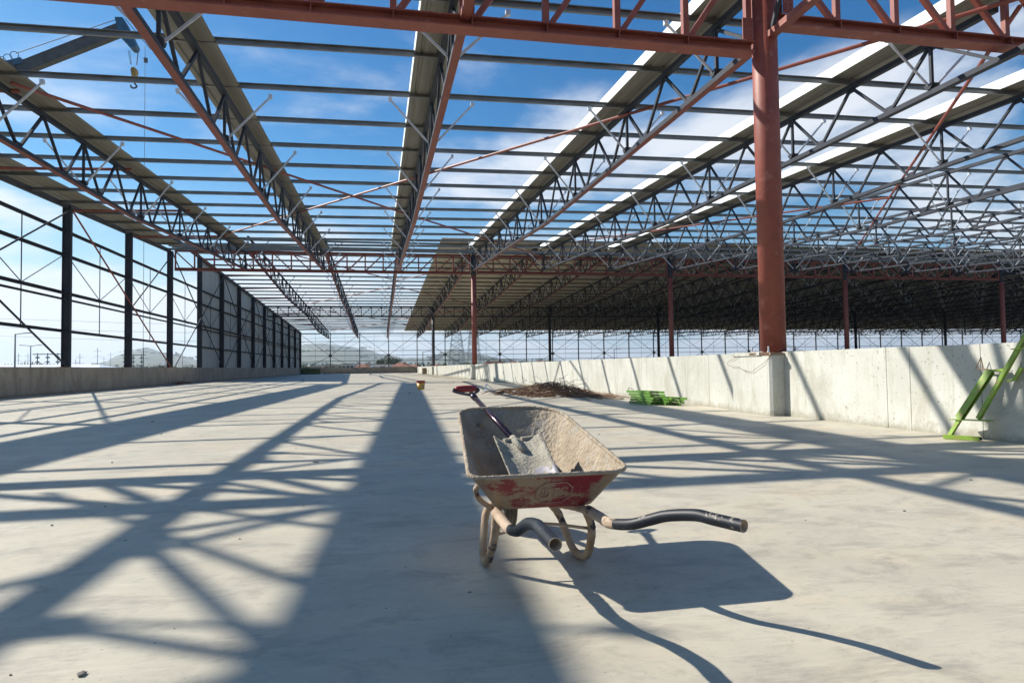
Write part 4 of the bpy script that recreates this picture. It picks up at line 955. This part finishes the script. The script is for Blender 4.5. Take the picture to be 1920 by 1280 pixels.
def lattice(x, y, top, label, bw=3.6):
    t = thing('pylon', label, 'pylon', (x, y, GZ), 'lattice pylons beyond the far end'); H = top - GZ
    m = MB()
    hw = lambda z: (bw * (1 - z / H) + .45)
    lv = [0, 3.5, 6.7, 9.6, 12.2, 14.6, 16.8, 18.8, 20.6, 22.3, H]
    lv = [z for z in lv if z < H] + [H]
    for sx in (-1, 1):
        for sy in (-1, 1): m.beam((sx * hw(0), sy * hw(0), 0), (sx * hw(H), sy * hw(H), H), .10, .10)
    for a, b in zip(lv, lv[1:]):
        for (p, q) in (((-1, -1), (1, -1)), ((1, -1), (1, 1)), ((1, 1), (-1, 1)), ((-1, 1), (-1, -1))):
            A = lambda s, z: (s[0] * hw(z), s[1] * hw(z), z)
            m.beam(A(p, a), A(q, b), .09, .09); m.beam(A(q, a), A(p, b), .09, .09); m.beam(A(p, b), A(q, b), .08, .08)
    m.build('lattice', M['galvpole'], t)
    for z in (H - 1, H - 4.5, H - 8): m = MB(); m.beam((-5, 0, z), (5, 0, z), .3, .3); m.build('cross_arm', M['galvpole'], t)
lattice(30.0, 262, 24, 'left one of the two lattice pylons behind the smaller red column'); lattice(34.3, 244, 25, 'right one of the two lattice pylons behind the smaller red column', 2.6)
for k, z in enumerate((14.0, 17.5, 21)):
    m = MB()
    pts = [Vector((-150, 300, z + 2)), Vector((-70, 285, z - 1.2)), Vector((31, 262, z)), Vector((120, 250, z - 1.5)), Vector((230, 240, z + 1))]; m.tube(smooth_path(pts, ns=8), .05, 4)
    tag(m.build('power_line', M['cable']), '%s power line strung across the view from the pylons' % ('lowest', 'middle', 'highest')[k], 'cable', 'power lines from the pylons')
M['terra'] = mat('terracotta_tiles', (.20, .075, .04), (.30, .13, .08), .8, scale=.8); M['plaster'] = mat('pale_plaster', (.62, .60, .54), (.70, .68, .62), .8, scale=.4); M['plaster2'] = mat('tan_plaster', (.32, .26, .19), (.4, .33, .25), .8, scale=.4); M['pane'] = mat('dark_window_pane', (.03, .04, .05), rough=.15)
def house(xa, xb, y, ridge, label, wallm, roofm, flat=False, dep=9, nw=3):
    t = thing('house', label, 'house', ((xa + xb) / 2, y, GZ), 'houses beyond the far end'); w2 = (xb - xa) / 2; H = ridge - GZ; ev = H - (0.3 if flat else min(2.2, w2 * .45))
    m = MB(); m.box(-w2, 0, 0, w2, dep, ev); m.build('wall', wallm, t)
    if flat: m = MB(); m.box(-w2 - .2, -.2, ev + .003, w2 + .2, dep + .2, H)
    else:
        m = MB(); e = .5; r = w2 * .45
        m.add([(-w2 - e, -e, ev), (w2 + e, -e, ev), (w2 + e, dep + e, ev), (-w2 - e, dep + e, ev), (-r, dep / 2, H), (r, dep / 2, H)], [(0, 1, 5, 4), (1, 2, 5), (2, 3, 4, 5), (3, 0, 4), (3, 2, 1, 0)])
    rf = m.build('roof', roofm, t)
    if not flat: m = MB(); m.box(w2 * .2, dep * .3, H - 1.6, w2 * .2 + .6, dep * .3 + .6, H + .4); m.build('chimney', wallm, rf)
    for q in range(nw):
        x = -w2 + (q + .5) * 2 * w2 / nw; m = MB(); m.box(x - .6, -.05, ev - 2.0, x + .6, .05, ev - .7); m.build('window', M['pane'], t)
HS = [(-31, -25, 300, 2.2, 'low flat house at the far left of the end frame', 'p2', 1), (-24, -15.5, 300, 2.9, 'flat grey-roofed house left of the white one', 'p2', 1), (-15.3, -10.5, 285, 3.2, 'tan flat-roofed block left of the white house', 'p', 1), (-9.5, -2.5, 262, 2.75, 'red-roofed house just left of the white house', 'p2', 0), (-3.3, 5.0, 240, 2.5, 'white two-storey house in front of the big tree', 'w', 1), (4.4, 11, 232, 2.8, 'red-roofed house right of the white house', 'p2', 0), (11.5, 16.5, 262, 2.3, 'low red-roofed house right of the big tree', 'p2', 0), (17.5, 21.8, 230, 2.3, 'small house with red roof behind the dark column', 'p', 0), (23, 29, 260, 2.1, 'pale house left of the pylons', 'p', 0), (38, 50, 250, 3.2, 'broad red-roofed house right of the smaller red column', 'p2', 0), (54, 62, 280, 3.0, 'red-roofed house farther right behind the end frame', 'p', 0), (70, 80, 300, 3.4, 'low house right of the second dark column', 'p2', 0)]
for a in HS: house(a[0], a[1], a[2], a[3], a[4], {'p': M['plaster'], 'p2': M['plaster2'], 'w': M['white']}[a[5]], M['plaster2'] if a[6] else M['terra'], a[6])
t = thing('warehouse', 'long low pale-roofed shed beyond the left wall at the far left', 'shed', (-72, 150, GZ)); m = MB(); m.box(-14, 0, 0, 14, 20, 6.4); m.build('wall', M['plaster'], t); m = MB(); m.add([(-14.4, -.4, 6.4), (16, -.4, 6.4), (16, 20, 6.4), (-14.4, 20, 6.4), (-14.4, 10, 7.9), (12, 10, 7.7)], [(0, 1, 5, 4), (1, 2, 5), (2, 3, 4, 5), (3, 0, 4)]); m.build('roof', M['white'], t)
M['leafd'] = mat('dark_foliage', (.018, .045, .012), (.045, .09, .025), .7, scale=.6); M['leafl'] = mat('fresh_foliage', (.05, .10, .015), (.10, .16, .03), .7, scale=.6); M['bark'] = mat('bark', (.08, .06, .04), (.14, .11, .08), .9, scale=2)
def tree(x, y, top, w_, ch, label, lm, clumps=26, seed=0, base=GZ):
    rn = random.Random(seed); t = thing('tree', label, 'tree', (x, y, base), 'trees beyond the far end'); H = top - base
    m = MB(); th = H - ch * .7; m.tube([(0, 0, 0), (.1, 0, th * .5), (0, 0, th)], [.35, .28, .18], 8)
    cs = []
    for k in range(clumps):
        a = rn.uniform(0, 6.28); r = math.sqrt(rn.random()) * w_ / 2 * .85; z = H - ch + ch * (.15 + .72 * rn.random() ** .8) * (1 - .35 * (r / (w_ / 2)) ** 2); cs.append(Vector((r * math.cos(a), r * math.sin(a), z)))
    for c in cs[:8]: m.tube([(0, 0, th * .85), c * .6 + Vector((0, 0, th * .35)), c], [.13, .08, .03], 5)
    m.build('trunk', M['bark'], t)
    m = MB(); rr = w_ * .13
    for c in cs:
        s = rn.uniform(.7, 1.3) * rr
        for q in range(110):
            d = Vector((rn.gauss(0, 1), rn.gauss(0, 1), rn.gauss(0, .6))).normalized() * s * rn.random() ** .4; p = c + d; e = .16 + w_ * .008
            u = Vector((rn.gauss(0, 1), rn.gauss(0, 1), rn.gauss(0, 1))).normalized(); v = u.orthogonal().normalized()
            m.add([p - u * e, p + v * e * .6, p + u * e, p - v * e * .6], [(0, 1, 2, 3)])
    m.build('crown', lm, t)
tree(3.75, 254, 5.25, 9.8, 4.6, 'broad dark umbrella-shaped tree behind the white house', M['leafd'], 46, 1)
tree(1.0, 236, 2.1, 1.9, 1.6, 'small bushy tree in front of the white house', M['leafd'], 14, 2)
tree(14.2, 225, 3.6, 2.6, 5.5, 'narrow conifer left of the far dark wall column', M['leafd'], 16, 3)
tree(17.0, 232, 3.4, 2.2, 5, 'slim tree right of the narrow conifer', M['leafd'], 14, 4)
tree(17.2, 190, 2.6, 3.8, 3, 'yellow-green palm-like bush beside the dark round column', M['leafl'], 16, 5)
tree(33, 190, 2.3, 5.5, 3, 'yellow-green bush left of the smaller red column', M['leafl'], 20, 6)
tree(27, 210, 2.4, 5.0, 3, 'low green bush right of the dark round column', M['leafl'], 18, 8)
tree(61, 190, 2.6, 7, 3, 'green bush showing over the wall right of the smaller red column', M['leafl'], 20, 7)
tree(75, 200, 2.9, 6, 3, 'dark bush farther right over the pale wall', M['leafd'], 18, 9)
tree(-33, 290, 3.0, 9, 3.4, 'dark bushy tree at the left edge of the end frame', M['leafd'], 20, 10)
tree(-92, 200, 3.3, 13, 4, 'dark clump of trees beside the pale-roofed shed', M['leafd'], 26, 12)
tree(-112, 240, 3.6, 16, 4, 'dark tree mass at the far left skyline', M['leafd'], 26, 13)
tree(-64, 250, 2.6, 14, 4, 'low tree mass in the third left wall bay', M['leafd'], 26, 14)
tree(-84, 280, 2.9, 15, 4, 'low tree mass in the second left wall bay', M['leafd'], 26, 15)
# distant woods scattered on the plain
m = MB(); rn = random.Random(77)
for k in range(420):
    a = rn.uniform(-.55, 1.0); r = rn.uniform(330, 1500) if k % 2 else rn.uniform(1500, 3800); x, y = r * math.sin(a), r * math.cos(a); s = rn.uniform(3, 9) * (1 if r < 1200 else 1.8); z = hgt(a, r)
    for q in range(16):
        p = Vector((x + rn.gauss(0, s), y + rn.gauss(0, s), z + rn.uniform(0, s * .7))); e = s * .5; u = Vector((rn.gauss(0, 1), rn.gauss(0, 1), rn.gauss(0, 1))).normalized(); v = u.orthogonal().normalized()
        m.add([p - u * e, p + v * e, p + u * e, p - v * e], [(0, 1, 2, 3)])
tag(m.build('distant_woods', M['leafd']), 'far-off scattered trees and bushes on the plain', 'woods', kind='stuff')

# ------------------------------------------------------------------ the hazy air
m = MB(); m.box(-9300, -9300, GZ - 4.2, 9300, 9500, 260)
hz = bpy.data.materials.new('hazy_air'); hz.use_nodes = True; q = hz.node_tree; q.nodes.clear()
ho = q.nodes.new('ShaderNodeOutputMaterial'); hv = q.nodes.new('ShaderNodeVolumePrincipled')
hv.inputs['Color'].default_value = (.78, .88, 1, 1); hv.inputs['Density'].default_value = HAZE; hv.inputs['Anisotropy'].default_value = .3
q.links.new(hv.outputs[0], ho.inputs['Volume'])
tag(m.build('haze', hz), kind='stuff')
